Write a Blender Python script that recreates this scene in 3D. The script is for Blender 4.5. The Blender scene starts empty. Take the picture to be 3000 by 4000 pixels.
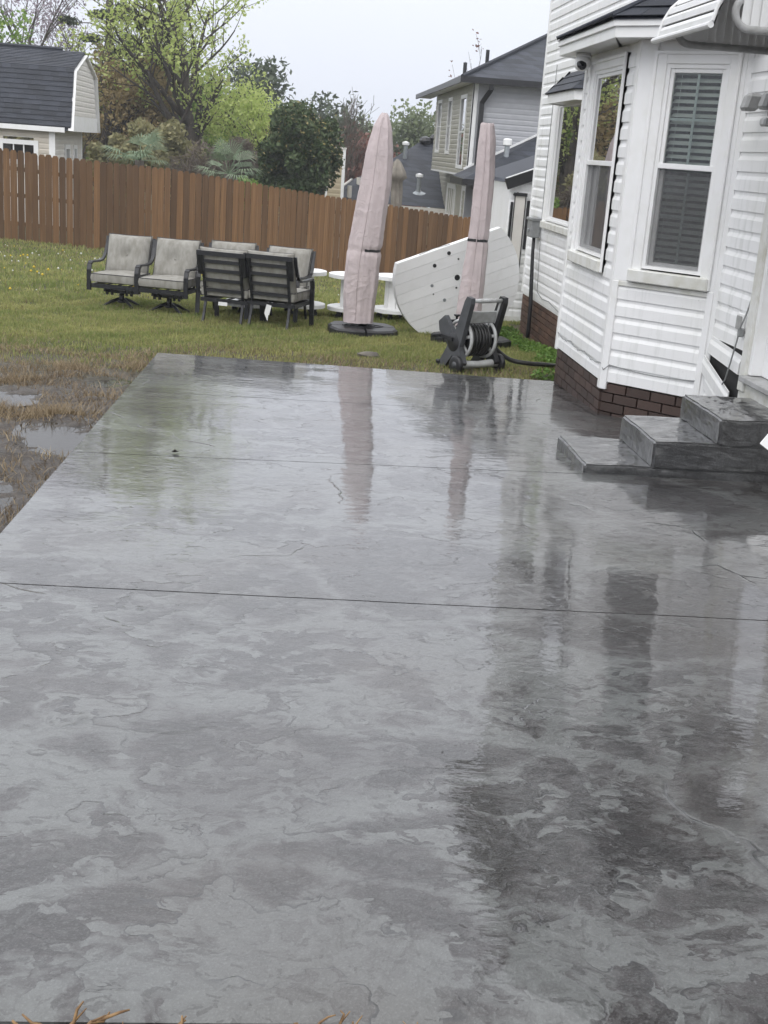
import bpy, bmesh, math, random
import numpy as np
from mathutils import Vector, Matrix, noise as mnoise

R = math.radians
random.seed(7)
rng = np.random.default_rng(11)
SC = bpy.context.scene
COL = SC.collection

# ------------------------------------------------------------------ camera
CAM_Z = 1.46
cd = bpy.data.cameras.new('camera')
cam = bpy.data.objects.new('camera', cd)
COL.objects.link(cam)
cd.sensor_fit = 'VERTICAL'
cd.sensor_height = 24.0
cd.lens = 24.0 * 4690 / 4000
cd.clip_start = 0.05
cd.clip_end = 2000
_m = Matrix(((0.9950, -0.0463, -0.0883), (-0.0706, 0.2924, -0.9537), (0.0692, 0.9551, 0.2872)))
_x = _m.col[0].normalized()
_z = (_m.col[2] - _x * _m.col[2].dot(_x)).normalized()
_y = _z.cross(_x)
cam.matrix_world = Matrix(((_x[0], _y[0], _z[0], 0), (_x[1], _y[1], _z[1], 0), (_x[2], _y[2], _z[2], CAM_Z), (0, 0, 0, 1)))
SC.camera = cam

# ------------------------------------------------------------------ sky, sun, exposure
SUN_EL, SUN_AZ = 52.0, 205.0           # azimuth measured clockwise from +Y
wd = bpy.data.worlds.new('World')
SC.world = wd
wd.use_nodes = True
nt = wd.node_tree
nt.nodes.clear()
sky = nt.nodes.new('ShaderNodeTexSky')
sky.sky_type = 'NISHITA'
sky.sun_disc = False
sky.sun_elevation = R(SUN_EL)
sky.sun_rotation = R(SUN_AZ)
sky.dust_density = 6.0
hsv = nt.nodes.new('ShaderNodeHueSaturation')
hsv.inputs['Saturation'].default_value = 0.12
nt.links.new(sky.outputs[0], hsv.inputs['Color'])
tc = nt.nodes.new('ShaderNodeTexCoord')
sp = nt.nodes.new('ShaderNodeSeparateXYZ')
nt.links.new(tc.outputs['Generated'], sp.inputs[0])
rmp = nt.nodes.new('ShaderNodeValToRGB')   # overcast cloud deck: a little brighter overhead
rmp.color_ramp.elements[0].position = 0.0
rmp.color_ramp.elements[0].color = (0.71, 0.75, 0.84, 1)
rmp.color_ramp.elements[1].position = 0.8
rmp.color_ramp.elements[1].color = (1.42, 1.44, 1.48, 1)
_e = rmp.color_ramp.elements.new(0.35)
_e.color = (1.05, 1.08, 1.15, 1)
nt.links.new(sp.outputs[2], rmp.inputs[0])
mul = nt.nodes.new('ShaderNodeVectorMath')
mul.operation = 'SCALE'
mul.inputs['Scale'].default_value = 10.0
nt.links.new(rmp.outputs[0], mul.inputs[0])
mixw = nt.nodes.new('ShaderNodeMix')
mixw.data_type = 'RGBA'
mixw.inputs[0].default_value = 0.92
nt.links.new(hsv.outputs[0], mixw.inputs[6])
nt.links.new(mul.outputs[0], mixw.inputs[7])
bg = nt.nodes.new('ShaderNodeBackground')
bg.inputs['Strength'].default_value = 0.1
nt.links.new(mixw.outputs[2], bg.inputs['Color'])
wo = nt.nodes.new('ShaderNodeOutputWorld')
nt.links.new(bg.outputs[0], wo.inputs['Surface'])

sd = bpy.data.lights.new('sun', 'SUN')
sd.energy = 1.1
sd.angle = R(60)
sd.color = (1.0, 0.985, 0.96)
sun = bpy.data.objects.new('sun', sd)
COL.objects.link(sun)
_az, _el = R(SUN_AZ), R(SUN_EL)
_d = Vector((math.sin(_az) * math.cos(_el), math.cos(_az) * math.cos(_el), math.sin(_el)))
sun.rotation_euler = (-_d).to_track_quat('-Z', 'Y').to_euler()
sun.location = _d * 50

SC.view_settings.view_transform = 'Standard'
SC.view_settings.look = 'None'
SC.view_settings.exposure = 0.32
SC.view_settings.gamma = 1.0
SC.view_settings.use_curve_mapping = False
SC.render.engine = 'CYCLES'
SC.cycles.use_denoising = True
SC.cycles.max_bounces = 6
SC.cycles.transparent_max_bounces = 12
SC.cycles.caustics_reflective = False
SC.cycles.caustics_refractive = False

# ------------------------------------------------------------------ helpers
WL = {}                                   # world location of the objects made here


class MB:
    """collects shapes; build() links them as one mesh object"""

    def __init__(s):
        s.v, s.f = [], []

    def add(s, vs, fs):
        o = len(s.v)
        s.v += [tuple(v) for v in vs]
        s.f += [tuple(i + o for i in f) for f in fs]
        return s

    def box(s, a, b, tf=None):
        x0, y0, z0 = a
        x1, y1, z1 = b
        vs = [(x0, y0, z0), (x1, y0, z0), (x1, y1, z0), (x0, y1, z0), (x0, y0, z1), (x1, y0, z1), (x1, y1, z1), (x0, y1, z1)]
        if tf:
            vs = [tf(*v) for v in vs]
        return s.add(vs, [(0, 3, 2, 1), (4, 5, 6, 7), (0, 1, 5, 4), (1, 2, 6, 5), (2, 3, 7, 6), (3, 0, 4, 7)])

    def cbox(s, a, b, c=0.004, tf=None):
        """box with chamfered edges"""
        bm = bmesh.new()
        bmesh.ops.create_cube(bm, size=1)
        for v in bm.verts:
            v.co = Vector([a[i] + (v.co[i] + .5) * (b[i] - a[i]) for i in range(3)])
        bmesh.ops.bevel(bm, geom=bm.edges[:], offset=c, segments=1, affect='EDGES')
        bm.verts.index_update()
        vs = [tuple(v.co) for v in bm.verts]
        if tf:
            vs = [tf(*v) for v in vs]
        fs = [[v.index for v in f.verts] for f in bm.faces]
        bm.free()
        return s.add(vs, fs)

    def bar(s, p, q, w, h, up=(0, 0, 1)):
        p, q = Vector(p), Vector(q)
        d = (q - p).normalized()
        u = Vector(up)
        a = d.cross(u)
        if a.length < 1e-4:
            a = d.cross(Vector((1, 0, 0)))
        a.normalize()
        b = a.cross(d)
        a *= w / 2
        b *= h / 2
        vs = [p - a - b, p + a - b, p + a + b, p - a + b, q - a - b, q + a - b, q + a + b, q - a + b]
        return s.add(vs, [(0, 1, 2, 3), (4, 7, 6, 5), (0, 4, 5, 1), (1, 5, 6, 2), (2, 6, 7, 3), (3, 7, 4, 0)])

    def path(s, pts, w, h, up=(0, 0, 1)):
        for p, q in zip(pts, pts[1:]):
            s.bar(p, q, w, h, up)
        return s

    def tube(s, pts, r, n=8, cap=True, closed=False):
        pts = [Vector(p) for p in pts]
        k = len(pts)
        rs = r if isinstance(r, (list, tuple, np.ndarray)) else [r] * k
        o = len(s.v)
        prev = None
        for i, p in enumerate(pts):
            if closed:
                d = pts[(i + 1) % k] - pts[i - 1]
            else:
                d = (pts[min(i + 1, k - 1)] - pts[max(i - 1, 0)])
            d.normalize()
            if prev is None:
                a = d.orthogonal().normalized()
            else:
                a = (prev - d * prev.dot(d))
                a = a.normalized() if a.length > 1e-5 else d.orthogonal().normalized()
            prev = a
            b = d.cross(a)
            for j in range(n):
                t = 2 * math.pi * j / n
                s.v.append(tuple(p + (a * math.cos(t) + b * math.sin(t)) * rs[i]))
        m = k if closed else k - 1
        for i in range(m):
            i2 = (i + 1) % k
            for j in range(n):
                j2 = (j + 1) % n
                s.f.append((o + i * n + j, o + i * n + j2, o + i2 * n + j2, o + i2 * n + j))
        if cap and not closed:
            s.f.append(tuple(o + j for j in reversed(range(n))))
            s.f.append(tuple(o + (k - 1) * n + j for j in range(n)))
        return s

    def lathe(s, prof, n=24, tf=None, cap=True):
        """prof: (radius, height) about z"""
        o = len(s.v)
        for r, h in prof:
            for j in range(n):
                t = 2 * math.pi * j / n
                v = (r * math.cos(t), r * math.sin(t), h)
                s.v.append(tuple(tf(*v)) if tf else v)
        k = len(prof)
        for i in range(k - 1):
            for j in range(n):
                j2 = (j + 1) % n
                s.f.append((o + i * n + j, o + i * n + j2, o + (i + 1) * n + j2, o + (i + 1) * n + j))
        if cap:
            s.f.append(tuple(o + j for j in reversed(range(n))))
            s.f.append(tuple(o + (k - 1) * n + j for j in range(n)))
        return s

    def prism(s, poly, h0, h1, tf=None):
        """poly (a, b) extruded from h0 to h1 along the third axis"""
        n = len(poly)
        vs = [(a, b, h0) for a, b in poly] + [(a, b, h1) for a, b in poly]
        if tf:
            vs = [tf(*v) for v in vs]
        return s.add(vs, [tuple(reversed(range(n))), tuple(range(n, 2 * n))] + [(i, (i + 1) % n, n + (i + 1) % n, n + i) for i in range(n)])

    def grid(s, P, wrap=False):
        """P [rows][cols] of points"""
        o = len(s.v)
        nr, nc = len(P), len(P[0])
        for row in P:
            s.v += [tuple(p) for p in row]
        for i in range(nr - 1):
            for j in range(nc if wrap else nc - 1):
                j2 = (j + 1) % nc
                s.f.append((o + i * nc + j, o + i * nc + j2, o + (i + 1) * nc + j2, o + (i + 1) * nc + j))
        return s

    def mesh(s, name, off=(0, 0, 0)):
        me = bpy.data.meshes.new(name)
        v = np.array(s.v, dtype=float) - np.array(off)
        me.from_pydata(v.tolist(), [], s.f)
        return me

    def build(s, name, m, parent=None, smooth=False, world=True):
        off = WL.get(parent.name, (0, 0, 0)) if (parent is not None and world) else (0, 0, 0)
        me = s.mesh(name, off)
        return link(name, me, m, parent, smooth)


def link(name, me, m=None, parent=None, smooth=False, loc=(0, 0, 0)):
    ob = bpy.data.objects.new(name, me)
    COL.objects.link(ob)
    if m is not None and len(me.materials) == 0:
        me.materials.append(m)
    if smooth:
        me.polygons.foreach_set('use_smooth', [True] * len(me.polygons))
    if parent is not None:
        ob.parent = parent
    ob.location = loc
    pl = WL.get(parent.name, (0, 0, 0)) if parent is not None else (0, 0, 0)
    WL[ob.name] = tuple(pl[i] + loc[i] for i in range(3))
    return ob


def fix_normals(ob):
    bm = bmesh.new()
    bm.from_mesh(ob.data)
    bmesh.ops.recalc_face_normals(bm, faces=bm.faces)
    bm.to_mesh(ob.data)
    bm.free()
    return ob


def tag(o, label=None, cat=None, group=None, kind=None):
    for k, v in (('label', label), ('category', cat), ('group', group), ('kind', kind)):
        if v:
            o[k] = v
    return o


def thing(name, label, cat, loc=(0, 0, 0), rotz=0.0, group=None):
    o = bpy.data.objects.new(name, None)
    o.empty_display_size = 0.1
    COL.objects.link(o)
    o.location = loc
    o.rotation_euler = (0, 0, rotz)
    WL[o.name] = tuple(loc)
    return tag(o, label, cat, group)


def piece(name, me, parent, loc, rotz=0.0, scale=(1, 1, 1), rot=None):
    """an object of shared mesh data, loc in world coordinates"""
    ob = bpy.data.objects.new(name, me)
    COL.objects.link(ob)
    ob.parent = parent
    pl = WL.get(parent.name, (0, 0, 0))
    ob.location = tuple(loc[i] - pl[i] for i in range(3))
    ob.rotation_euler = rot if rot else (0, 0, rotz)
    ob.scale = scale
    WL[ob.name] = tuple(loc)
    return ob


def copy_tree(o, parent=None, label=None, loc=None, rotz=None):
    c = o.copy()
    COL.objects.link(c)
    if parent is not None:
        c.parent = parent
    if label:
        c['label'] = label
    if loc is not None:
        c.location = loc
    if rotz is not None:
        c.rotation_euler = (0, 0, rotz)
    for ch in list(o.children):
        copy_tree(ch, c)
    return c


def sm(a, b, x):
    t = np.clip((np.asarray(x, float) - a) / (b - a), 0, 1)
    return t * t * (3 - 2 * t)


def fnoise(x, y, z=0.0, oct=3):
    return mnoise.fractal(Vector((x, y, z)), 1.0, 2.0, oct)


# ------------------------------------------------------------------ materials
class NT:
    def __init__(s, m):
        s.t = m.node_tree
        s.n = s.t.nodes
        s.l = s.t.links

    def node(s, typ, **kw):
        n = s.n.new(typ)
        for k, v in kw.items():
            setattr(n, k, v)
        return n

    def inp(s, n, key, v):
        if v is None:
            return
        i = n.inputs[key]
        if hasattr(v, 'is_linked'):
            s.l.new(v, i)
        else:
            i.default_value = v

    def coord(s, which='Object'):
        return s.node('ShaderNodeTexCoord').outputs[which]

    def pos(s):
        return s.node('ShaderNodeNewGeometry').outputs['Position']

    def mapping(s, v, scale=(1, 1, 1), loc=(0, 0, 0)):
        n = s.node('ShaderNodeMapping')
        s.inp(n, 'Vector', v)
        n.inputs['Scale'].default_value = scale
        n.inputs['Location'].default_value = loc
        return n.outputs[0]

    def noise(s, v, scale, detail=4, rough=.55, dist=0.0):
        n = s.node('ShaderNodeTexNoise')
        s.inp(n, 'Vector', v)
        n.inputs['Scale'].default_value = scale
        n.inputs['Detail'].default_value = detail
        n.inputs['Roughness'].default_value = rough
        n.inputs['Distortion'].default_value = dist
        return n.outputs['Fac']

    def noisec(s, v, scale, detail=3):
        n = s.node('ShaderNodeTexNoise')
        s.inp(n, 'Vector', v)
        n.inputs['Scale'].default_value = scale
        n.inputs['Detail'].default_value = detail
        return n.outputs['Color']

    def voro(s, v, scale, feature='F1', rand=1.0):
        n = s.node('ShaderNodeTexVoronoi')
        n.feature = feature
        s.inp(n, 'Vector', v)
        n.inputs['Scale'].default_value = scale
        n.inputs['Randomness'].default_value = rand
        return n

    def ramp(s, f, a, b, c0=(0, 0, 0, 1), c1=(1, 1, 1, 1), interp='LINEAR'):
        n = s.node('ShaderNodeValToRGB')
        n.color_ramp.interpolation = interp
        n.color_ramp.elements[0].position = a
        n.color_ramp.elements[0].color = c0
        n.color_ramp.elements[1].position = b
        n.color_ramp.elements[1].color = c1
        s.inp(n, 0, f)
        return n.outputs[0]

    def math(s, op, a, b=None, c=None, clamp=False):
        n = s.node('ShaderNodeMath', operation=op)
        n.use_clamp = clamp
        s.inp(n, 0, a)
        s.inp(n, 1, b)
        s.inp(n, 2, c)
        return n.outputs[0]

    def vmath(s, op, a, b=None):
        n = s.node('ShaderNodeVectorMath', operation=op)
        s.inp(n, 0, a)
        s.inp(n, 1, b)
        return n.outputs[0]

    def mix(s, f, a, b, blend='MIX'):
        n = s.node('ShaderNodeMix', data_type='RGBA', blend_type=blend)
        s.inp(n, 0, f)
        s.inp(n, 6, a)
        s.inp(n, 7, b)
        return n.outputs[2]

    def bump(s, h, strength=.5, dist=.01, normal=None):
        n = s.node('ShaderNodeBump')
        n.inputs['Strength'].default_value = strength
        n.inputs['Distance'].default_value = dist
        s.inp(n, 'Height', h)
        s.inp(n, 'Normal', normal)
        return n.outputs[0]

    def rand(s):
        return s.node('ShaderNodeObjectInfo').outputs['Random']


def c4(c):
    return (c[0], c[1], c[2], 1.0)


def newmat(name):
    m = bpy.data.materials.new(name)
    m.use_nodes = True
    k = NT(m)
    return m, k, k.n['Principled BSDF']


def M(name, c1, c2=None, scale=8.0, rough=.5, bump=0.0, bscale=60.0, bdist=.003, var=0.0, metal=0.0, spec=.5,
      stretch=(1, 1, 1), coat=0.0, lo=.35, hi=.65, detail=5, sub=0.0, roughvar=0.0, coords='Object', trans=0.0):
    m, k, b = newmat(name)
    c2 = c2 or tuple(x * .8 for x in c1)
    v = k.mapping(k.coord(coords), stretch)
    off = k.node('ShaderNodeCombineXYZ')
    r = k.rand()
    k.inp(off, 0, k.math('MULTIPLY', r, 37.0))
    k.inp(off, 1, k.math('MULTIPLY', r, 91.0))
    v = k.vmath('ADD', v, off.outputs[0])
    n = k.noise(v, scale, detail)
    col = k.mix(k.ramp(n, lo, hi), c4(c1), c4(c2))
    if var:
        g = k.math('MULTIPLY_ADD', r, 2 * var, 1 - var)
        gg = k.node('ShaderNodeCombineColor')
        for i in range(3):
            k.inp(gg, i, g)
        col = k.mix(1.0, col, gg.outputs[0], 'MULTIPLY')
    k.inp(b, 'Base Color', col)
    k.inp(b, 'Roughness', k.math('MULTIPLY_ADD', n, roughvar, rough - roughvar * .5) if roughvar else rough)
    b.inputs['Metallic'].default_value = metal
    b.inputs['Specular IOR Level'].default_value = spec
    b.inputs['Coat Weight'].default_value = coat
    b.inputs['Coat Roughness'].default_value = .08
    if trans:
        b.inputs['Transmission Weight'].default_value = trans
    if bump:
        k.inp(b, 'Normal', k.bump(k.noise(v, bscale, 6), bump, bdist))
    return m


def leafmat(name, c1, c2, tr=.25):
    m, k, b = newmat(name)
    at = k.node('ShaderNodeAttribute')
    at.attribute_name = 'tint'
    col = k.mix(at.outputs['Fac'], c4(c1), c4(c2))
    k.inp(b, 'Base Color', col)
    b.inputs['Roughness'].default_value = .55
    b.inputs['Specular IOR Level'].default_value = .3
    tl = k.node('ShaderNodeBsdfTranslucent')
    k.inp(tl, 'Color', col)
    ms = k.node('ShaderNodeMixShader')
    ms.inputs[0].default_value = tr
    k.l.new(b.outputs[0], ms.inputs[1])
    k.l.new(tl.outputs[0], ms.inputs[2])
    k.l.new(ms.outputs[0], k.n['Material Output'].inputs['Surface'])
    return m


def tint_attr(me, vals):
    a = me.attributes.new('tint', 'FLOAT', 'FACE')
    a.data.foreach_set('value', np.asarray(vals, dtype=np.float32))


def make_vinyl():
    m, k, b = newmat('white_vinyl')
    p = k.pos()
    st = k.noise(k.mapping(p, (14, 14, 1.1)), 1.0, 6, .65)          # vertical dirt runs
    sp_ = k.noise(k.mapping(p, (1, 1, 1)), 70.0, 3, .6)
    big = k.noise(p, 1.3, 3)
    col = k.mix(k.ramp(st, .52, .78), (.88, .88, .88, 1), (.66, .67, .65, 1))
    col = k.mix(k.math('MULTIPLY', k.ramp(big, .5, .75), .35), col, (.68, .68, .60, 1))
    col = k.mix(k.ramp(sp_, .71, .76), col, (.40, .39, .36, 1))
    k.inp(b, 'Base Color', col)
    b.inputs['Roughness'].default_value = .42
    k.inp(b, 'Normal', k.bump(k.noise(k.mapping(p, (6, 6, 90)), 3, 4), .06, .002))
    return m


def make_patio(name, steps=False):
    m, k, b = newmat(name)
    p = k.pos()
    flat = k.vmath('MULTIPLY', p, (1, 1, .001) if not steps else (1, 1, 1))
    wv = k.vmath('SUBTRACT', k.noisec(flat, 2.6, 3), (.5, .5, .5))
    warp = k.vmath('ADD', flat, k.vmath('MULTIPLY', wv, (.22, .16, .2)))
    wv2 = k.vmath('SUBTRACT', k.noisec(flat, 13.0, 3), (.5, .5, .5))
    warp2 = k.vmath('ADD', warp, k.vmath('MULTIPLY', wv2, (.085, .065, .08)))

    def cells(scale, asp, off):
        v = k.voro(k.mapping(warp2, (1, asp, 1), off), scale)
        sx = k.node('ShaderNodeSeparateColor')
        k.inp(sx, 0, v.outputs['Color'])
        return sx.outputs[0]
    # split slate faces: layers that thin out to one side and break off sharply at the other
    cB, cC = cells(4.6, 1.35, (1, 5, 0)), cells(12.0, 1.5, (8, 2, 0))
    n1 = k.noise(k.mapping(warp2, (1, 1.15, 1), (3, 9, 2)), 1.45, 4, .56)
    q1 = k.math('MULTIPLY_ADD', n1, 7.5, k.math('MULTIPLY', cB, .30))
    saw = k.math('FRACT', q1)
    q2 = k.math('MULTIPLY_ADD', k.noise(k.mapping(warp2, (1, 1.4, 1), (6, 3, 7)), 4.2, 4, .6), 6.0, k.math('MULTIPLY', cC, .45))
    saw2 = k.math('FRACT', q2)
    reg = k.ramp(k.noise(k.mapping(warp2, (1, 1, 1), (9, 4, 1)), 1.15, 5, .62), .46, .54)
    lip = k.math('MULTIPLY', k.ramp(saw, .935, .975), k.ramp(k.noise(flat, 3.1, 2), .46, .54))
    lip2 = k.math('MULTIPLY', k.ramp(saw2, .92, .955), k.ramp(k.noise(flat, 5.3, 2), .57, .64))
    lip = k.math('MAXIMUM', lip, lip2)
    ve = k.voro(k.mapping(warp, (1.0, 1.3, 1)), .95, 'DISTANCE_TO_EDGE', .9).outputs['Distance']
    stone = k.node('ShaderNodeSeparateColor')
    k.inp(stone, 0, k.voro(k.mapping(warp, (1.0, 1.3, 1)), .95, 'F1', .9).outputs['Color'])
    stone = stone.outputs[1]
    seam = k.ramp(ve, .005, .075, (1, 1, 1, 1), (0, 0, 0, 1))
    crk = k.math('MULTIPLY', k.ramp(ve, .0, .005, (1, 1, 1, 1), (0, 0, 0, 1)), k.ramp(k.noise(flat, 1.3, 2), .58, .64))
    spk = k.ramp(k.noise(k.mapping(warp2, (1, 1.7, 1), (2, 2, 5)), 19.0, 3, .6), .595, .62)
    light, dark, mid = ((.112, .117, .115, 1), (.0095, .0075, .0078, 1), (.031, .0265, .0275, 1))
    if steps:
        light, dark, mid = ((.046, .047, .049, 1), (.028, .028, .030, 1), (.037, .037, .039, 1))
    inv = k.math('SUBTRACT', 1.0, k.math('MULTIPLY', seam, .75))
    t1 = k.math('MULTIPLY', k.ramp(saw, .15, .90), k.math('MULTIPLY_ADD', reg, .70, .22))
    t2 = k.math('MULTIPLY', k.ramp(saw2, .45, .90), k.math('MULTIPLY_ADD', reg, .42, .20))
    tone = k.math('ADD', k.math('MULTIPLY', reg, .22), k.math('ADD', t1, t2))
    tone = k.math('ADD', tone, k.math('MULTIPLY_ADD', stone, .50, -.17))
    tone = k.math('MULTIPLY', tone, inv, None, True)
    base = k.mix(k.ramp(tone, .12, .50), light, mid)
    base = k.mix(k.ramp(tone, .50, .92), base, dark)
    base = k.mix(k.math('MULTIPLY', spk, .55), base, dark)
    mot = k.noise(k.mapping(warp2, (1, 1.5, 1)), 30.0, 3, .65)
    base = k.mix(k.math('MULTIPLY', k.ramp(mot, .46, .62), .45), base, k.mix(.5, base, dark))
    base = k.mix(k.math('MULTIPLY', k.ramp(mot, .54, .36), .22), base, light)
    big = k.ramp(k.noise(flat, .75, 2), .42, .62)
    base = k.mix(k.math('MULTIPLY', big, .18), base, mid)
    brn = k.math('MULTIPLY', k.ramp(k.noise(flat, .8, 2), .48, .72), .45)
    base = k.mix(brn, base, (.062, .050, .041, 1) if not steps else (.05, .046, .042, 1))
    fine = k.noise(flat, 150.0, 2, .6)
    base = k.mix(k.math('MULTIPLY', k.ramp(fine, .52, .70), .16), base, (.30, .31, .31, 1))
    base = k.mix(k.math('MULTIPLY', lip, .88), base, (.022, .022, .024, 1))
    base = k.mix(k.math('MULTIPLY', crk, .85), base, (.012, .012, .013, 1))
    if steps:
        pt = k.node('ShaderNodeNewGeometry').outputs['Pointiness']
        wear = k.math('MULTIPLY', k.ramp(pt, .515, .56), k.ramp(k.noise(p, 14.0, 5), .40, .58))
        base = k.mix(k.math('MULTIPLY', wear, .40), base, (.24, .24, .235, 1))
        run = k.ramp(k.noise(k.mapping(p, (16, 16, 2)), 1.2, 6, .65), .45, .7)
        base = k.mix(k.math('MULTIPLY', run, .18), base, (.10, .10, .102, 1))
    k.inp(b, 'Base Color', base)
    # relief of the stamped stone and of the thin water film lying on it
    h = k.math('ADD', k.math('MULTIPLY', saw, .55), k.math('MULTIPLY', saw2, .30))
    h = k.math('SUBTRACT', h, k.math('MULTIPLY', crk, 1.2))
    h = k.math('ADD', h, k.math('MULTIPLY', fine, .14))
    k.inp(b, 'Normal', k.bump(h, .9, .012))
    b.inputs['Roughness'].default_value = .36
    b.inputs['Specular IOR Level'].default_value = .45
    wetm = k.ramp(k.noise(flat, .9, 2), .40, .62)
    dry = k.math('SUBTRACT', 1.0, wetm)
    b.inputs['Coat Weight'].default_value = 1.0
    b.inputs['Coat IOR'].default_value = 1.55 if not steps else 1.5
    k.inp(b, 'Coat Roughness', k.math('MULTIPLY_ADD', dry, .022, .005))
    wav = k.noise(k.mapping(flat, (1, 1.3, 1)), 2.4, 2, .45)
    rip = k.noise(k.mapping(warp, (1, 1.6, 1)), 11.0, 3, .55)
    sA = k.math('MULTIPLY', k.ramp(saw, .0, .97), k.ramp(saw, 1.0, .93))
    hf = k.math('MULTIPLY', sA, k.math('MULTIPLY_ADD', dry, .18, .14))
    hf = k.math('ADD', hf, k.math('MULTIPLY', wav, .50))
    hf = k.math('ADD', hf, k.math('MULTIPLY', rip, k.math('MULTIPLY_ADD', dry, .24, .12)))
    hf = k.math('SUBTRACT', hf, k.math('MULTIPLY', lip, .16))
    hf = k.math('SUBTRACT', hf, k.math('MULTIPLY', crk, .5))
    k.inp(b, 'Coat Normal', k.bump(hf, .42 if not steps else .2, .010))
    return m


def make_cover():
    """canvas with sharp thin creases"""
    m, k, b = newmat('taupe_cover_fabric')
    o = k.coord('Object')
    n = k.noise(o, 4.0, 5)
    col = k.mix(k.ramp(n, .35, .7), (.58, .495, .50, 1), (.50, .43, .436, 1))
    st = k.noise(k.mapping(o, (9, 9, 1.2)), 1.3, 6, .6)
    col = k.mix(k.math('MULTIPLY', k.ramp(st, .55, .75), .35), col, (.36, .31, .30, 1))
    k.inp(b, 'Base Color', col)
    b.inputs['Roughness'].default_value = .55
    b.inputs['Specular IOR Level'].default_value = .35
    wv = k.vmath('SUBTRACT', k.noisec(o, 2.0, 3), (.5, .5, .5))
    w = k.vmath('ADD', o, k.vmath('MULTIPLY', wv, (.5, .5, .5)))
    hs = []
    for sc, stx in ((2.6, (1, 1, 1.6)), (5.5, (1, 1, 1.9)), (4.0, (2.2, 2.2, .5))):
        q = k.noise(k.mapping(w, stx), sc, 2, .5)
        r_ = k.math('SUBTRACT', 1.0, k.math('MULTIPLY', k.math('ABSOLUTE', k.math('SUBTRACT', q, .5)), 9.0), clamp=True)
        hs.append(k.math('MULTIPLY', r_, r_))
    h = k.math('ADD', k.math('ADD', hs[0], k.math('MULTIPLY', hs[1], .5)), k.math('MULTIPLY', hs[2], .8))
    wf = k.noise(o, 420.0, 2)
    k.inp(b, 'Normal', k.bump(k.math('ADD', h, k.math('MULTIPLY', wf, .10)), .28, .010))
    return m


def make_wood():
    m, k, b = newmat('stained_fence_wood')
    r = k.rand()
    off = k.node('ShaderNodeCombineXYZ')
    k.inp(off, 0, k.math('MULTIPLY', r, 53.0))
    k.inp(off, 2, k.math('MULTIPLY', r, 17.0))
    v = k.vmath('ADD', k.coord('Object'), off.outputs[0])
    g = k.noise(k.mapping(v, (26, 26, 1.6)), 1.5, 8, .6, .5)
    blot = k.noise(k.mapping(v, (3, 3, 1.0)), 1.5, 4)
    col = k.mix(k.ramp(g, .3, .7), (.200, .104, .040, 1), (.092, .045, .018, 1))
    col = k.mix(k.math('MULTIPLY', k.ramp(blot, .5, .7), .55), col, (.27, .155, .072, 1))
    kn = k.voro(k.mapping(v, (5, 5, 1.7)), 1.3).outputs['Distance']
    col = k.mix(k.ramp(kn, .03, .10, (1, 1, 1, 1), (0, 0, 0, 1)), col, (.035, .016, .009, 1))
    gg = k.node('ShaderNodeCombineColor')
    for i in range(3):
        k.inp(gg, i, k.math('MULTIPLY_ADD', k.math('FRACT', k.math('MULTIPLY', r, 7.31)), .75, .60))
    col = k.mix(1.0, col, gg.outputs[0], 'MULTIPLY')
    k.inp(b, 'Base Color', col)
    b.inputs['Roughness'].default_value = .6
    k.inp(b, 'Normal', k.bump(g, .35, .004))
    return m


def make_ground():
    m, k, b = newmat('lawn_soil')
    p = k.pos()
    n = k.noise(p, 2.2, 6)
    n2 = k.noise(p, 28.0, 5, .7)
    col = k.mix(k.ramp(n, .35, .65), (.085, .072, .035, 1), (.052, .062, .022, 1))
    sx = k.node('ShaderNodeSeparateXYZ')
    k.inp(sx, 0, p)
    yy = k.math('ADD', sx.outputs[1], k.math('MULTIPLY', k.math('SUBTRACT', n, .5), 3.0))
    mud = k.ramp(yy, 0, 1)
    mr = k.node('ShaderNodeMapRange')
    mr.inputs['From Min'].default_value = 9.0
    mr.inputs['From Max'].default_value = 12.2
    k.inp(mr, 'Value', yy)
    mud = k.math('SUBTRACT', 1.0, mr.outputs[0])
    mudc = k.mix(k.ramp(n2, .35, .7), (.030, .024, .020, 1), (.085, .066, .050, 1))
    k.inp(b, 'Base Color', k.mix(mud, col, mudc))
    k.inp(b, 'Roughness', k.math('MULTIPLY_ADD', mud, -.45, .85))
    k.inp(b, 'Normal', k.bump(k.math('ADD', n2, k.math('MULTIPLY', n, .5)), .8, .03))
    return m


def make_glass():
    m, k, b = newmat('window_glass')
    k.n.remove(b)
    tr = k.node('ShaderNodeBsdfTransparent')
    tr.inputs[0].default_value = (.92, .95, .94, 1)
    gl = k.node('ShaderNodeBsdfGlossy')
    gl.inputs['Roughness'].default_value = .01
    k.inp(gl, 'Normal', k.bump(k.noise(k.pos(), 1.6, 2), .03, .02))
    fr = k.node('ShaderNodeFresnel')
    fr.inputs['IOR'].default_value = 1.5
    f = k.math('MULTIPLY', fr.outputs[0], 1.15, clamp=True)
    ms = k.node('ShaderNodeMixShader')
    k.inp(ms, 0, f)
    k.l.new(tr.outputs[0], ms.inputs[1])
    k.l.new(gl.outputs[0], ms.inputs[2])
    k.l.new(ms.outputs[0], k.n['Material Output'].inputs['Surface'])
    return m


def make_screen():
    m, k, b = newmat('insect_screen')
    b.inputs['Base Color'].default_value = (.14, .14, .145, 1)
    b.inputs['Roughness'].default_value = .7
    tr = k.node('ShaderNodeBsdfTransparent')
    ms = k.node('ShaderNodeMixShader')
    ms.inputs[0].default_value = .30
    k.l.new(tr.outputs[0], ms.inputs[1])
    k.l.new(b.outputs[0], ms.inputs[2])
    k.l.new(ms.outputs[0], k.n['Material Output'].inputs['Surface'])
    return m


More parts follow.
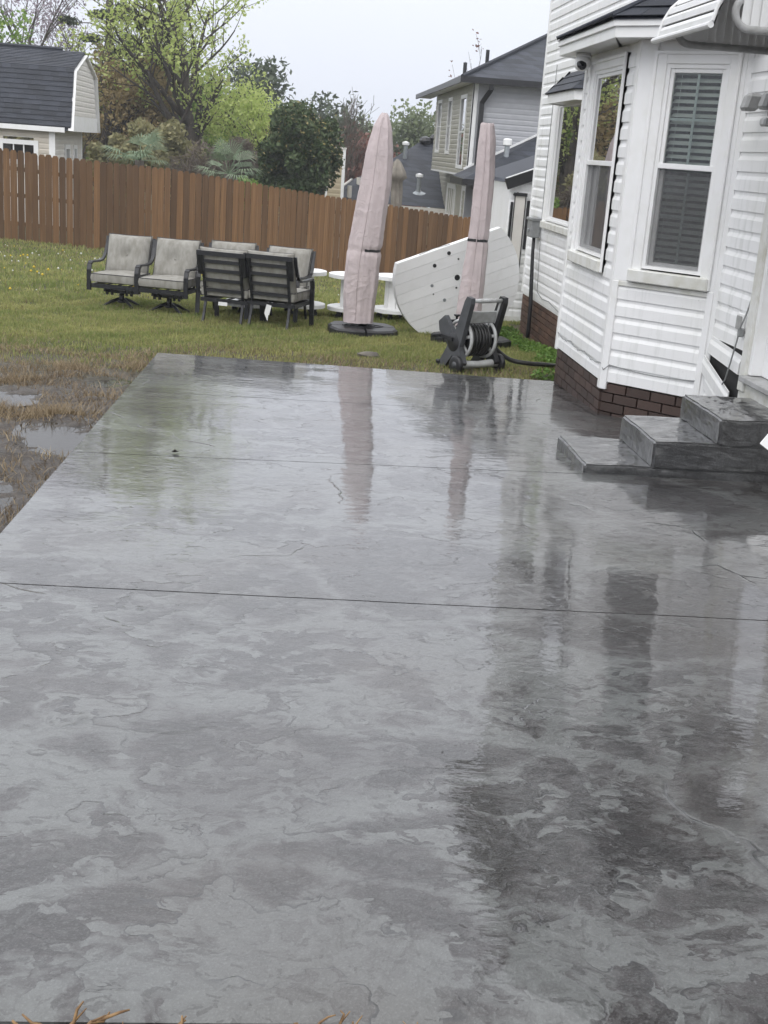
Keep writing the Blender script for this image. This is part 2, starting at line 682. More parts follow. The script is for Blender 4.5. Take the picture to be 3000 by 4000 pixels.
def make_shingle(name, c1, c2, rows=None):
    """asphalt granules; with rows, courses of tabs too far off to build one by one"""
    m, k, b = newmat(name)
    p = k.pos()
    r = k.rand()
    n = k.noise(p, 120.0, 3, .7)
    n2 = k.noise(p, 2.0, 4)
    col = k.mix(k.ramp(n, .35, .65), c4(c1), c4(c2))
    col = k.mix(k.math('MULTIPLY', k.ramp(n2, .4, .7), .4), col, c4(tuple(x * 1.35 for x in c1)))
    gg = k.node('ShaderNodeCombineColor')
    fac = k.math('MULTIPLY_ADD', r, .5, .75)
    h = n
    if rows:
        sx = k.node('ShaderNodeSeparateXYZ')
        k.inp(sx, 0, p)
        fr = k.math('FRACT', k.math('MULTIPLY', sx.outputs[2], rows))
        row = k.math('FLOOR', k.math('MULTIPLY', sx.outputs[2], rows))
        cx = k.math('MULTIPLY_ADD', k.math('ADD', sx.outputs[0], sx.outputs[1]), 3.0, k.math('MULTIPLY', row, 5.37))
        cb = k.node('ShaderNodeCombineXYZ')
        k.inp(cb, 0, k.math('FLOOR', cx))
        k.inp(cb, 1, row)
        wn = k.node('ShaderNodeTexWhiteNoise')
        k.inp(wn, 'Vector', cb.outputs[0])
        fac = k.math('MULTIPLY_ADD', wn.outputs['Value'], .7, .65)
        h = k.math('ADD', n, k.math('MULTIPLY', fr, -3.0))
        fac = k.math('MULTIPLY', fac, k.math('MULTIPLY_ADD', k.ramp(fr, .0, .22), .35, .65))
    for i in range(3):
        k.inp(gg, i, fac)
    k.inp(b, 'Base Color', k.mix(1.0, col, gg.outputs[0], 'MULTIPLY'))
    b.inputs['Roughness'].default_value = .62
    b.inputs['Specular IOR Level'].default_value = .35
    k.inp(b, 'Normal', k.bump(h, .5, .008))
    return m


VINYL = make_vinyl()
TRIM = M('white_trim', (.87, .87, .87), (.78, .78, .75), 5, .38, .05, 40, lo=.45, hi=.8)
TRIMD = M('weathered_trim', (.74, .74, .71), (.56, .55, .47), 9, .45, .08, 40, lo=.4, hi=.75)
PATIO = make_patio('wet_stamped_concrete')
STEPM = make_patio('wet_step_concrete', True)
BRICK = M('brick', (.066, .038, .029), (.038, .025, .021), 14, .6, .5, 90, .004, var=.32)
BRICKC = M('brown_brick', (.125, .066, .042), (.070, .038, .028), 14, .65, .5, 90, .004, var=.35)
MORTAR = M('mortar', (.135, .108, .08), (.09, .072, .056), 20, .8, .4, 80)
SHINGLE = make_shingle('roof_shingle', (.036, .041, .055), (.020, .023, .031))
SHINGLER = make_shingle('far_roof_shingle', (.042, .047, .060), (.026, .029, .038), rows=7.5)
WOOD = make_wood()
GROUND = make_ground()
GLASS = make_glass()
SCREEN = make_screen()
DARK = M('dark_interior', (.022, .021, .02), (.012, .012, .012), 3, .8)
BLIND = M('blind', (.80, .81, .77), (.74, .75, .71), 6, .45)
MUNTIN = M('muntin', (.60, .65, .63), (.56, .61, .59), 6, .35)
BLACKM = M('black_metal', (.016, .017, .021), (.010, .010, .013), 30, .38, .08, 200, spec=.5)
BLACKP = M('black_plastic', (.020, .020, .022), (.012, .012, .014), 18, .42, .15, 120, spec=.5)
GUTTER = M('black_gutter', (.013, .013, .015), (.02, .02, .022), 5, .35)
GREYP = M('grey_plastic', (.075, .078, .085), (.055, .057, .063), 10, .45, .1, 150)
LIGHTP = M('light_grey_plastic', (.52, .53, .53), (.38, .38, .37), 12, .5, .1, 120)
HOSE = M('black_hose', (.016, .016, .017), (.028, .027, .025), 25, .35, .05, 100)
WPAINT = M('white_painted_wood', (.86, .86, .86), (.78, .78, .77), 7, .5, .25, 50, .004, stretch=(1, 4, 1), lo=.5, hi=.85, var=.04)
COVER = make_cover()
CUSH = M('grey_cushion_fabric', (.33, .32, .295), (.235, .225, .20), 5, .85, .3, 400, .002, spec=.15, stretch=(3, 3, 1))
PIPE = M('cushion_piping', (.05, .05, .055), None, 10, .8)
ALU = M('painted_aluminium', (.77, .77, .77), (.70, .70, .69), 10, .3)
ALUG = M('weathered_aluminium', (.42, .42, .42), (.30, .30, .29), 14, .45, .1, 80)
BROWNSTRIPE = M('dark_stripe_metal', (.06, .05, .045), None, 10, .45)
GREYBOX = M('grey_meter_box', (.27, .28, .28), (.22, .225, .225), 12, .5)
BLACKGLASS = M('camera_lens', (.008, .009, .013), None, 8, .06)
SOIL = M('wet_soil', (.030, .024, .019), (.014, .012, .010), 30, .5, .9, 40, .03)
ROOT = M('dry_root', (.30, .185, .085), (.15, .085, .04), 40, .7, .4, 90)
PAPER = M('paper_tag', (.80, .80, .80), (.70, .70, .70), 10, .6)
CREAMSHADE = M('shaded_cream_vinyl', (.60, .55, .47), (.53, .485, .415), 4, .5, .05, 30)  # cream siding in a darker beige, the front wall's shade put into it
CREAMS = M('cream_vinyl', (.72, .69, .64), (.66, .63, .585), 4, .5, .05, 30)
GREYS = M('grey_vinyl', (.44, .445, .47), (.40, .405, .43), 4, .5, .05, 30)
TAUPES = M('clay_vinyl', (.40, .385, .33), (.34, .325, .275), 4, .5, .05, 30)
YELLS = M('tan_vinyl', (.47, .40, .27), (.41, .345, .23), 4, .5, .05, 30)
ROCK = M('field_stone', (.17, .155, .13), (.10, .09, .08), 12, .8, .6, 40, .01)
GALV = M('galvanised_pipe', (.42, .45, .47), (.33, .35, .37), 10, .35, metal=.6)
BARK = M('bark', (.085, .070, .055), (.045, .038, .032), 9, .85, .6, 30, .02, stretch=(3, 3, 1))
BARKP = M('pale_bark', (.16, .14, .115), (.09, .078, .065), 9, .85, .5, 30, .02, stretch=(3, 3, 1))
WATER, _k, _b = newmat('puddle_water')
_b.inputs['Base Color'].default_value = (.030, .027, .023, 1)
_b.inputs['Roughness'].default_value = .03
_b.inputs['IOR'].default_value = 1.33
_k.inp(_b, 'Normal', _k.bump(_k.noise(_k.pos(), 22, 3), .10, .01))

# ------------------------------------------------------------------ terrain
KY = [-60, 0, 11, 14.5, 16, 20, 26, 32, 60, 400]
KZ = [0.0, 0, -.47, -.70, -.77, -.80, -.84, -1.0, -2.6, -9.0]
PUD = [(-1.40, 7.45, .26, .62), (-2.05, 8.75, .34, .36), (-1.58, 5.75, .26, .50), (-1.42, 9.75, .22, .22), (-2.3, 7.3, .34, .24), (-2.5, 9.7, .30, .20)]


def zg(X, Y):
    return np.interp(Y, KY, KZ) - .075 * np.clip(X + 7, -4, 20) * sm(17, 26, Y)


def terr(X, Y):
    X, Y = np.broadcast_arrays(np.asarray(X, float), np.asarray(Y, float))
    z = zg(X, Y) - .055 * (1 - sm(10.6, 12.0, Y)) - .012
    lump = (np.sin(X * 5.1 + Y * 2.3) * np.sin(Y * 4.3 - X * 1.7) + .6 * np.sin(X * 11 + 2) * np.sin(Y * 13 + X * 3)) * .010
    fz_ = (np.sin(X * 37 + 3 * np.sin(Y * 11)) * np.sin(Y * 31 + 2 * np.sin(X * 13)) + .7 * np.sin(X * 19 - Y * 23)) * .0075
    z = z + lump * (1 + 1.2 * (1 - sm(9, 12, Y))) + fz_ * (1 - sm(9.5, 11.5, Y))
    for cx, cy, rx, ry in PUD:
        r = np.hypot((X - cx) / rx, (Y - cy) / ry) + .18 * np.sin(X * 9 + Y * 4) + .12 * np.sin(Y * 13 - X * 5)
        w = 1 - sm(.75, 1.25, r)
        zp = float(zg(cx, cy)) - .075
        z = z * (1 - w) + (zp - .022 + .022 * np.clip(r, 0, 1.3) + lump * 1.1 + fz_ * 1.2) * w
    # under the slab the soil lies lower
    ins = sm(-1.25, -1.1, X) * (1 - sm(10.2, 10.7, Y)) * sm(1.9, 2.1, Y)
    z = z - .05 * ins
    z = z - .05 * (1 - sm(1.6, 1.95, Y))
    return z


def axis(parts):
    out = []
    for a, b, n in parts:
        out += list(np.linspace(a, b, n, endpoint=False))
    return np.array(out + [parts[-1][1]])


gx = axis([(-75, -30, 8), (-30, -5, 30), (-5, -3, 40), (-3, -1, 90), (-1, 4, 60), (4, 30, 30), (30, 75, 8)])
gy = axis([(-60, 0, 20), (0, 3, 40), (3, 11, 260), (11, 13, 40), (13, 33, 90), (33, 125, 30)])
GX, GY = np.meshgrid(gx, gy)
GZ = terr(GX, GY)
mb = MB()
mb.grid(np.stack([GX, GY, GZ], -1).tolist())
ground = mb.build('ground', GROUND, smooth=True)
tag(ground, 'muddy soil and lawn ground sloping away past the wet patio to the fence', None, None, 'structure')

for i, (cx, cy, rx, ry) in enumerate(PUD):
    n = 40
    z = float(zg(cx, cy)) - .075
    vs = [(cx, cy, z)]
    for j in range(n):
        t = 2 * math.pi * j / n
        f = 1.05 + .12 * math.sin(3 * t + i) + .08 * math.sin(5 * t + 2 * i)
        vs.append((max(cx + rx * f * math.cos(t), -3.5) if True else 0, cy + ry * f * math.sin(t), z))
    vs = [(min(v[0], -1.19), v[1], v[2]) for v in vs]
    p = MB().add(vs, [(0, 1 + j, 1 + (j + 1) % n) for j in range(n)]).build('puddle_water', WATER)
    tag(p, 'shallow rain puddle in the mud beside the patio', None, None, 'structure')

# ------------------------------------------------------------------ patio slab (stamped, wet)
SL = -.0414


def zs(Y):
    return SL * Y


patio = thing('patio', None, None, (0, 0, 0))
patio['kind'] = 'structure'
patio['label'] = 'wet stamped grey concrete patio with straight control joints'
joints = [(1.85, 1.84), (4.30, 4.19), (6.66, 6.75), (8.90, 8.80), (11.13, 10.70)]     # Y at the lawn edge, Y at X = 2.46
XL = -1.17


def edgeY(i, X):
    a, b_ = joints[i]
    return a + (b_ - a) * (X - XL) / (2.46 - XL)


XR = 3.05
for i in range(4):
    g_ = .0045
    xs = np.linspace(XL, XR, 60)
    nv = 46
    rows = []
    for t in np.linspace(0, 1, nv):
        row = []
        for x in xs:
            y0 = edgeY(i, x) + (g_ if i else 0)
            y1 = edgeY(i + 1, x) - (g_ if i < 3 else 0)
            y = y0 + (y1 - y0) * t
            e = 0.0
            if i == 0 and t == 0:
                e = -.012
            if (t == 0 and i) or (t == 1 and i < 3):
                e = 0.0
            z = zs(y) + e + .0035 * fnoise(x * .9, y * .9, 3.1)
            row.append((x, y, z))
        rows.append(row)
    mb = MB().grid(rows)
    nc = len(xs)
    # skirt
    rim = [rows[0][j] for j in range(nc)] + [rows[r][nc - 1] for r in range(1, nv)] + [rows[nv - 1][j] for j in range(nc - 2, -1, -1)] + [rows[r][0] for r in range(nv - 2, 0, -1)]
    low = [(x, y + (-.004 if (i == 0 and y < 1.9) else 0), z - .13) for x, y, z in rim]
    k_ = len(rim)
    mb.add(rim + low, [(j, k_ + j, k_ + (j + 1) % k_, (j + 1) % k_) for j in range(k_)])
    ob = mb.build('concrete_panel', PATIO, patio)
    fl = [len(p.vertices) == 4 and abs(p.normal.z) > .9 for p in ob.data.polygons]
    ob.data.polygons.foreach_set('use_smooth', fl)
# saw-cut bottoms under the joints
mb = MB()
for i in (1, 2, 3):
    pts = [(x, edgeY(i, x)) for x in (XL + .01, XR)]
    mb.bar((pts[0][0], pts[0][1], zs(pts[0][1]) - .035), (pts[1][0], pts[1][1], zs(pts[1][1]) - .035), .03, .03)
mb.build('joint_filler', SOIL, patio)

# ------------------------------------------------------------------ siding, windows, brick: builders for walls
SPROF = [(0, 0), (.017, 0), (.017, .074), (.006, .100), (.006, .1265), (0, .1265)]      # outward, up
_board = {}


def board_mesh(L, m, exp=.127, key=''):
    L = round(L, 3)
    kk = (L, m.name, exp)
    if kk not in _board:
        f = exp / .127
        b = MB()
        n = len(SPROF)
        vs = [(0, -o, z * f) for o, z in SPROF] + [(L, -o, z * f) for o, z in SPROF]
        b.add(vs, [tuple(reversed(range(n))), tuple(range(n, 2 * n))] + [(i, (i + 1) % n, n + (i + 1) % n, n + i) for i in range(n)])
        me = b.mesh('siding_board')
        me.materials.append(m)
        bm = bmesh.new()
        bm.from_mesh(me)
        bmesh.ops.recalc_face_normals(bm, faces=bm.faces)
        bm.to_mesh(me)
        bm.free()
        _board[kk] = me
    return _board[kk]


class Wall:
    """vertical wall from P0 to P1 (left to right seen from outside)"""

    def __init__(s, P0, P1):
        s.P0, s.P1 = Vector(P0), Vector(P1)
        d = s.P1 - s.P0
        s.L = d.length
        s.d = d.normalized()
        s.n = Vector((s.d.y, -s.d.x))          # outward
        s.rot = math.atan2(s.d.y, s.d.x)

    def p(s, u, w, v):
        q = s.P0 + s.d * u + s.n * w
        return (q.x, q.y, v)

    def tf(s):
        return lambda u, w, v: s.p(u, w, v)

    def backing(s, parent, z0, z1, holes, m, name='wall_board'):
        us = sorted({0, s.L} | {h[0] for h in holes} | {h[1] for h in holes})
        vs = sorted({z0, z1} | {h[2] for h in holes} | {h[3] for h in holes})
        b = MB()
        for i in range(len(us) - 1):
            for j in range(len(vs) - 1):
                uc, vc = (us[i] + us[i + 1]) / 2, (vs[j] + vs[j + 1]) / 2
                if any(h[0] < uc < h[1] and h[2] < vc < h[3] for h in holes):
                    continue
                b.box((us[i], -.06, vs[j]), (us[i + 1], -.002, vs[j + 1]), s.tf())
        return fix_normals(b.build(name, m, parent))

    def siding(s, parent, z0, z1, holes, m, exp=.127, u0=0.0, u1=None, zjoin=1e9, name='siding_board'):
        u1 = s.L if u1 is None else u1
        n = int(round((z1 - z0) / exp))
        up = MB()
        for i in range(n):
            z = z0 + i * exp
            zc = z + exp / 2
            segs = [(u0, u1)]
            for h in holes:
                if h[2] < zc < h[3]:
                    new = []
                    for a, b in segs:
                        if h[1] <= a or h[0] >= b:
                            new.append((a, b))
                        else:
                            if h[0] > a + .02:
                                new.append((a, h[0]))
                            if h[1] < b - .02:
                                new.append((h[1], b))
                    segs = new
            for a, b in segs:
                if z > zjoin:
                    f = exp / .127
                    k = len(SPROF)
                    vs = [s.p(a, o, z + zz * f) for o, zz in SPROF] + [s.p(b, o, z + zz * f) for o, zz in SPROF]
                    up.add(vs, [tuple(reversed(range(k))), tuple(range(k, 2 * k))] + [(q, (q + 1) % k, k + (q + 1) % k, k + q) for q in range(k)])
                else:
                    piece(name, board_mesh(b - a, m, exp), parent, s.p(a, 0, z), s.rot)
        if up.f:
            o = fix_normals(up.build('upper_siding', m, parent))
            o['kind'] = 'stuff'

    def post(s, parent, u0, u1, z0, z1, w=.022, m=None, name='corner_post'):
        return MB().cbox((u0, -.01, z0), (u1, w, z1), .004, s.tf()).build(name, m or TRIM, parent)

    def bricks(s, parent, ztop, zbot, m, u0=0.0, u1=None, inset=.03, bl=.20, bh=.0655, j=.009):
        """running bond, hung from the top course down; zbot may be a function of (x, y)"""
        u1 = s.L if u1 is None else u1
        zb = zbot if callable(zbot) else (lambda x, y: zbot)
        lo = min(zb(*s.p(u0, 0, 0)[:2]), zb(*s.p(u1, 0, 0)[:2]))
        back = MB().box((u0, -inset - .08, lo - .05), (u1, -inset - .004, ztop), s.tf())
        fix_normals(back.build('mortar_bed', MORTAR, parent))
        me = bpy.data.meshes.get('brick_' + m.name)
        if me is None:
            me = MB().cbox((0, -.04, 0), (1, 0, 1), .012).mesh('brick_' + m.name)
            me.materials.append(m)
        n = int((ztop - lo) / (bh + j)) + 1
        for i in range(n):
            z = ztop - (i + 1) * (bh + j) + j * .5
            u = u0 - (bl + j) * .5 * (i % 2)
            while u < u1 - .01:
                a, b = max(u, u0), min(u + bl, u1)
                if b - a > .025:
                    x, y, _ = s.p((a + b) / 2, 0, 0)
                    if z + bh > zb(x, y) - .03:
                        piece('brick', me, parent, s.p(a, -inset + random.uniform(-.001, .0015), z), s.rot, (b - a, 1, bh))
                u += bl + j


_slat = {}


def window(parent, wall, u0, u1, z0, z1, rail, cas=(.09, .09, .09, .09), grid=True, blinds=True, screen=True, m_cas=None,
           deep=.035, split=True, blind_z=None, mull=1, label=None):
    """double-hung window as a part of parent: opening u0..u1 x z0..z1"""
    T = wall.tf()
    wn = bpy.data.objects.new('window', None)
    COL.objects.link(wn)
    wn.parent = parent
    WL[wn.name] = WL[parent.name]
    if label:
        wn['label'] = label
    l, r, t, b = cas
    mc = m_cas or TRIM
    cs = MB()
    for k_, (w0, w1, e) in enumerate(((-.02, deep, 0), (-.02, deep + .014, .028))):
        a0, a1 = (u0 - l, u0) if k_ == 0 else (u0 - l, u0 - l + e)
        cs.cbox((a0, w0, z0 - b), (a1, w1, z1 + t), .004, T)
        a0, a1 = (u1, u1 + r) if k_ == 0 else (u1 + r - e, u1 + r)
        cs.cbox((a0, w0, z0 - b), (a1, w1, z1 + t), .004, T)
        c0, c1 = (z1, z1 + t) if k_ == 0 else (z1 + t - e, z1 + t)
        cs.cbox((u0 - l + .003, w0, c0), (u1 + r - .003, w1 - .003, c1 - .003), .004, T)
    cs.build('casing', mc, wn)
    MB().cbox((u0 - l + .01, -.02, z0 - b - .004), (u1 + r - .01, deep + .035, z0 - .012), .008, T).build('sill', TRIMD, wn)
    f = .028
    # jambs
    jb = MB()
    jb.box((u0, -.07, z0), (u0 + f, deep - .012, z1), T)
    jb.box((u1 - f, -.07, z0), (u1, deep - .012, z1), T)
    jb.box((u0 + f, -.07, z1 - f), (u1 - f, deep - .014, z1), T)
    jb.box((u0 + f, -.07, z0), (u1 - f, deep - .014, z0 + f * .8), T)
    jb.build('frame', TRIM, wn)
    s = .030
    ua, ub = u0 + f, u1 - f

    def sash(za, zb, w, name):
        q = MB()
        q.cbox((ua, w - .03, za), (ua + s, w, zb), .003, T)
        q.cbox((ub - s, w - .03, za), (ub, w, zb), .003, T)
        q.cbox((ua + s, w - .029, za), (ub - s, w - .001, za + s), .003, T)
        q.cbox((ua + s, w - .029, zb - s), (ub - s, w - .001, zb), .003, T)
        q.build(name, TRIM, wn)
        MB().box((ua + s * .8, w - .017, za + s * .8), (ub - s * .8, w - .013, zb - s * .8), T).build('pane', GLASS, wn)
        if grid:
            um, zm = (ua + ub) / 2, (za + zb) / 2
            g_ = MB()
            g_.box((um - .009, w - .026, za + s), (um + .009, w - .019, zb - s), T)
            g_.box((ua + s, w - .0255, zm - .009), (ub - s, w - .0195, zm + .009), T)
            g_.build('muntin', MUNTIN, wn)
    if split:
        sash(rail - .02, z1 - f, .012, 'upper_sash')
        sash(z0 + f * .8, rail + .018, -.022, 'lower_sash')
        MB().cbox((ua - .004, .012, rail - .022), (ub + .004, .024, rail + .016), .003, T).build('meeting_rail', TRIM, wn)
    else:
        sash(z0 + f * .8, z1 - f, .0, 'sash')
    if screen:
        MB().box((ua + .008, .004, z0 + f), (ub - .008, .006, rail - .024), T).build('insect_screen', SCREEN, wn)
    if blinds:
        Ls = round(ub - ua - .02, 3)
        if Ls not in _slat:
            c_, s_ = math.cos(R(34)), math.sin(R(34))
            hw = .022
            q = MB().box((0, -hw, -.0015), (Ls, hw, .0015), lambda x, y, z: (x, y * c_ - z * s_, y * s_ + z * c_))
            me = q.mesh('blind_slat')
            me.materials.append(BLIND)
            _slat[Ls] = me
        z = z0 + .05
        while z < (blind_z or z1 - .06):
            piece('blind_slat', _slat[Ls], wn, wall.p(ua + .01, -.068 + random.uniform(-.001, .001), z), wall.rot + random.uniform(-.004, .004), rot=(R(random.uniform(-3, 3)), 0, wall.rot))
            z += .047
        MB().box((ua + .06, -.052, z0 + .04), (ua + .062, -.050, z1 - .05), T).box((ub - .062, -.052, z0 + .04), (ub - .06, -.050, z1 - .05), T).build('ladder_cord', BLIND, wn)
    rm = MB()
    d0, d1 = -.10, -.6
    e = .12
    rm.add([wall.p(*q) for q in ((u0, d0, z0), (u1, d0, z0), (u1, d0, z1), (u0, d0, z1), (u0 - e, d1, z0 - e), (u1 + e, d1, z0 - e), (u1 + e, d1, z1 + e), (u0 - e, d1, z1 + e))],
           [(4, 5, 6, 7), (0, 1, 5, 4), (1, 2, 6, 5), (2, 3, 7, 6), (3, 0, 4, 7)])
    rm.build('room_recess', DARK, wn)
    return wn


# ------------------------------------------------------------------ the white house with the bay
house = thing('house', 'white vinyl sided house with a bay window, brick foundation and shingled bay roof', 'house', (3.1, 9.0, -.4))


def hpart(name, label=None):
    o = bpy.data.objects.new(name, None)
    COL.objects.link(o)
    o.parent = house
    WL[o.name] = WL[house.name]
    if label:
        o['label'] = label
    return o


EAVE = 6.0
# far wall (C): from the far corner towards the bay
CX = 3.19
WC = Wall((CX, 16.38), (CX, 8.45))                   # seen from -X, left is the far end
wallC = hpart('far_wall')
hC = [(16.38 - 15.33, 16.38 - 13.35, .70, 2.24)]
hbay = (16.38 - 11.25, WC.L, -.5, 2.62)
WC.backing(wallC, -.24, EAVE, hC + [(16.38 - 11.25, WC.L, -.24, 2.62)], TRIM)
WC.siding(wallC, -.235, EAVE, hC + [hbay], VINYL, u0=.045, zjoin=3.55)
WC.post(wallC, -.012, .05, -.24, EAVE, .026)
MB().cbox((.0, .0, -.262), (16.38 - 11.3, .012, -.236), .003, WC.tf()).build('starter_strip', TRIM, wallC)
window(house, WC, 16.38 - 15.28, 16.38 - 13.40, .77, 2.17, 1.47, cas=(.12, .09, .08, .09), grid=False, blinds=False, screen=False, split=False, label='wide window reflecting green trees')
Cg = Wall((CX + .0, 16.36), (CX + .0, 11.3))
foundC = hpart('far_foundation')
Cg.bricks(foundC, -.245, lambda x, y: float(terr(x - .1, y)), BRICKC, inset=.035)
# end wall behind the far corner
WE = Wall((9.0, 16.40), (CX + .02, 16.40))
wallE = hpart('end_wall')
WE.backing(wallE, -.9, EAVE, [], TRIM)

# door wall (D)
DX = 3.05
WD = Wall((DX, 8.43), (DX, -6.0))
wallD = hpart('door_wall')
yD = lambda y: 8.43 - y
hDoor = (yD(7.72), yD(6.62), -.2, 2.30)
hLoose = (yD(8.40), yD(7.72), -.14, .36)
WD.backing(wallD, -.6, EAVE, [(yD(7.64), yD(6.70), .2, 2.22)], TRIM, 'wall_board')
WD.siding(wallD, -.155, EAVE, [hDoor, hLoose], VINYL, u0=.02, u1=yD(4.0), zjoin=3.2)
WD.siding(wallD, -.155, EAVE, [], VINYL, u0=yD(4.0), zjoin=-9)
MB().box((.002, 0.0005, -.3), (yD(7.73), .004, .37), WD.tf()).build('dark_sheathing', DARK, wallD)  # sheathing coloured near black for the dark hole behind the loose boards
# loose boards hanging askew low on the door wall
for u, z, tilt, L, w, lab in ((.02, .235, -.07, .63, .012, None), (-.02, .095, -.26, .60, .03, 'loose siding board hanging askew'), (.045, -.02, -.30, .42, .016, 'curled loose siding board'), (.03, -.15, -.10, .30, .006, None)):
    ob = piece('siding_board', board_mesh(L, VINYL), wallD, WD.p(u, w, z))
    ob.rotation_euler = Matrix.Rotation(WD.rot, 3, 'Z').to_4x4().to_3x3().to_euler()
    ob.rotation_euler = (Matrix.Rotation(WD.rot, 3, 'Z') @ Matrix.Rotation(tilt, 3, 'Y').inverted() @ Matrix.Rotation(R(6 if lab else 1), 3, 'X')).to_euler()
    if lab:
        ob['label'] = lab

# door (mostly beyond the frame)
door = hpart('door', 'white entrance door frame above the top step')
T = WD.tf()
MB().cbox((yD(7.73), -.02, .10), (yD(7.63), .04, 2.26), .006, T).cbox((yD(6.71), -.02, .10), (yD(6.61), .04, 2.26), .006, T).cbox((yD(7.73), -.02, 2.20), (yD(6.61), .038, 2.30), .006, T).build('casing', TRIMD, door)
MB().cbox((yD(7.63), -.12, .22), (yD(7.585), .02, 2.2), .004, T).cbox((yD(6.755), -.12, .22), (yD(6.71), .02, 2.2), .004, T).build('jamb', TRIM, door)
MB().cbox((yD(7.64), -.14, .175), (yD(6.70), .075, .215), .006, T).build('threshold', ALUG, door)
MB().cbox((yD(7.74), 0, -.06), (yD(6.60), .022, .172), .004, T).build('kick_board', TRIMD, door)
MB().cbox((yD(7.585), -.10, .22), (yD(6.755), -.055, 2.2), .004, T).build('door_leaf', TRIM, door)
MB().box((yD(7.46), -.054, .5), (yD(6.88), -.05, 2.05), T).build('pane', GLASS, door)

# bay: face A (parallel to the house), face B (45 degrees), hidden return
AX, AY0, AY1 = 2.444, 9.02, 10.66
WA = Wall((AX, AY1), (AX, AY0))
WB = Wall((AX, AY0), (3.045, 8.419))
WR = Wall((3.19, 11.406), (AX, AY1))
SOF = 2.345
bayA = hpart('bay_front')
yA = lambda y: AY1 - y
zA0 = -.115
hA = [(yA(10.40), yA(9.32), .66, 2.30)]
WA.backing(bayA, zA0, SOF + .02, [(yA(10.30), yA(9.40), .745, 2.23)], TRIM)
WA.siding(bayA, zA0, SOF, hA, VINYL, u0=.045, u1=WA.L - .05)
WA.post(bayA, -.008, .05, zA0 - .02, SOF, .030)
window(house, WA, yA(10.29), yA(9.40), .775, 2.20, 1.49, cas=(.115, .085, .085, .10), blinds=True, label='narrow bay window facing the yard with a screen on its lower half')
bayB = hpart('bay_side')
LB = WB.L
hB = [(.135, LB - .07, .62, 2.4)]
WB.backing(bayB, zA0, SOF + .02, [(.20, LB - .13, .70, 2.24)], TRIM)
WB.siding(bayB, zA0, .63, [], VINYL, u0=.05, u1=LB - .075)
MB().cbox((.045, 0, .618), (LB - .07, .026, .655), .004, WB.tf()).build('top_trim', TRIMD, bayB)
WB.post(bayB, LB - .078, LB - .03, zA0 - .02, .66, .030, name='trim_strip')
WB.post(bayB, LB - .032, LB + .012, zA0 - .06, SOF, .020)
WB.post(bayB, .0, .05, zA0 - .06, .655, .030)
WA.post(bayA, WA.L - .05, WA.L + .018, zA0 - .06, SOF, .026)
WB.post(bayB, -.004, .135, .655, SOF, .024, name='wide_corner_board')
WB.post(bayB, LB - .072, LB - .03, .655, SOF, .024, name='narrow_corner_board')
window(house, WB, .222, LB - .148, .765, 2.185, 1.50, cas=(.10, .085, .09, .10), blinds=True, blind_z=2.15, label='bay window with open blinds beside the steps')
bayR = hpart('bay_return')
WR.backing(bayR, zA0, SOF + .02, [], TRIM)
WR.siding(bayR, zA0, SOF, [], VINYL, zjoin=-9)
bayF = hpart('bay_foundation')
fz = lambda x, y: zs(y) if y < 10.75 else float(terr(x, y))
WA.bricks(bayF, zA0 - .01, fz, BRICK, u0=.028, u1=WA.L - .0)
WB.bricks(bayF, zA0 - .01, fz, BRICK, u0=.014, u1=LB)
WR.bricks(bayF, zA0 - .01, lambda x, y: float(terr(x, y)), BRICK, u1=WR.L - .02)
MB().box((0, -.5, -.9), (LB, -.06, zA0 - .01), WB.tf()).build('foundation_core', MORTAR, bayF)

# bay eave and roof
FX, FY0, FY1 = 2.20, 8.905, 10.76
FT = 2.462
fas = hpart('bay_eave')
ea = [(3.19, 11.75), (FX, FY1), (FX, FY0), (3.06, 8.045)]
mb = MB()
mb.add([(x, y, SOF) for x, y in ea] + [(3.06, 8.045, SOF), (3.06, 11.75, SOF)], [(0, 1, 2, 3, 5)])
mb.build('soffit', TRIM, fas)
for i in range(3):
    w_ = Wall(ea[i], ea[i + 1])
    MB().cbox((.0 if i == 0 else -.002, -.02, SOF - .012), (w_.L + .006, .0, FT - .02), .003, w_.tf()).cbox((0, .001, FT - .055), (w_.L + .008, .018, FT - .008), .003, w_.tf()).build('fascia', TRIM, fas)
roofB = hpart('bay_roof')
RZ = 2.98                                             # where the bay roof meets the wall
OV = .03
low = [Vector((3.19, 11.75 + OV * .4, FT)), Vector((FX - OV, FY1 + OV * .4, FT)), Vector((FX - OV, FY0 - OV * .4, FT)), Vector((3.05, 8.045 - OV * 1.4, FT))]
top = [Vector((3.19, 10.75, RZ)), Vector((3.17, 10.45, RZ)), Vector((3.10, 9.23, RZ)), Vector((3.05, 9.05, RZ))]
mb = MB()
for i in range(3):
    mb.add([low[i] - Vector((0, 0, .012)), low[i + 1] - Vector((0, 0, .012)), top[i + 1] - Vector((0, 0, .012)), top[i] - Vector((0, 0, .012))], [(0, 1, 2, 3)])
mb.build('roof_deck', SHINGLE, roofB)


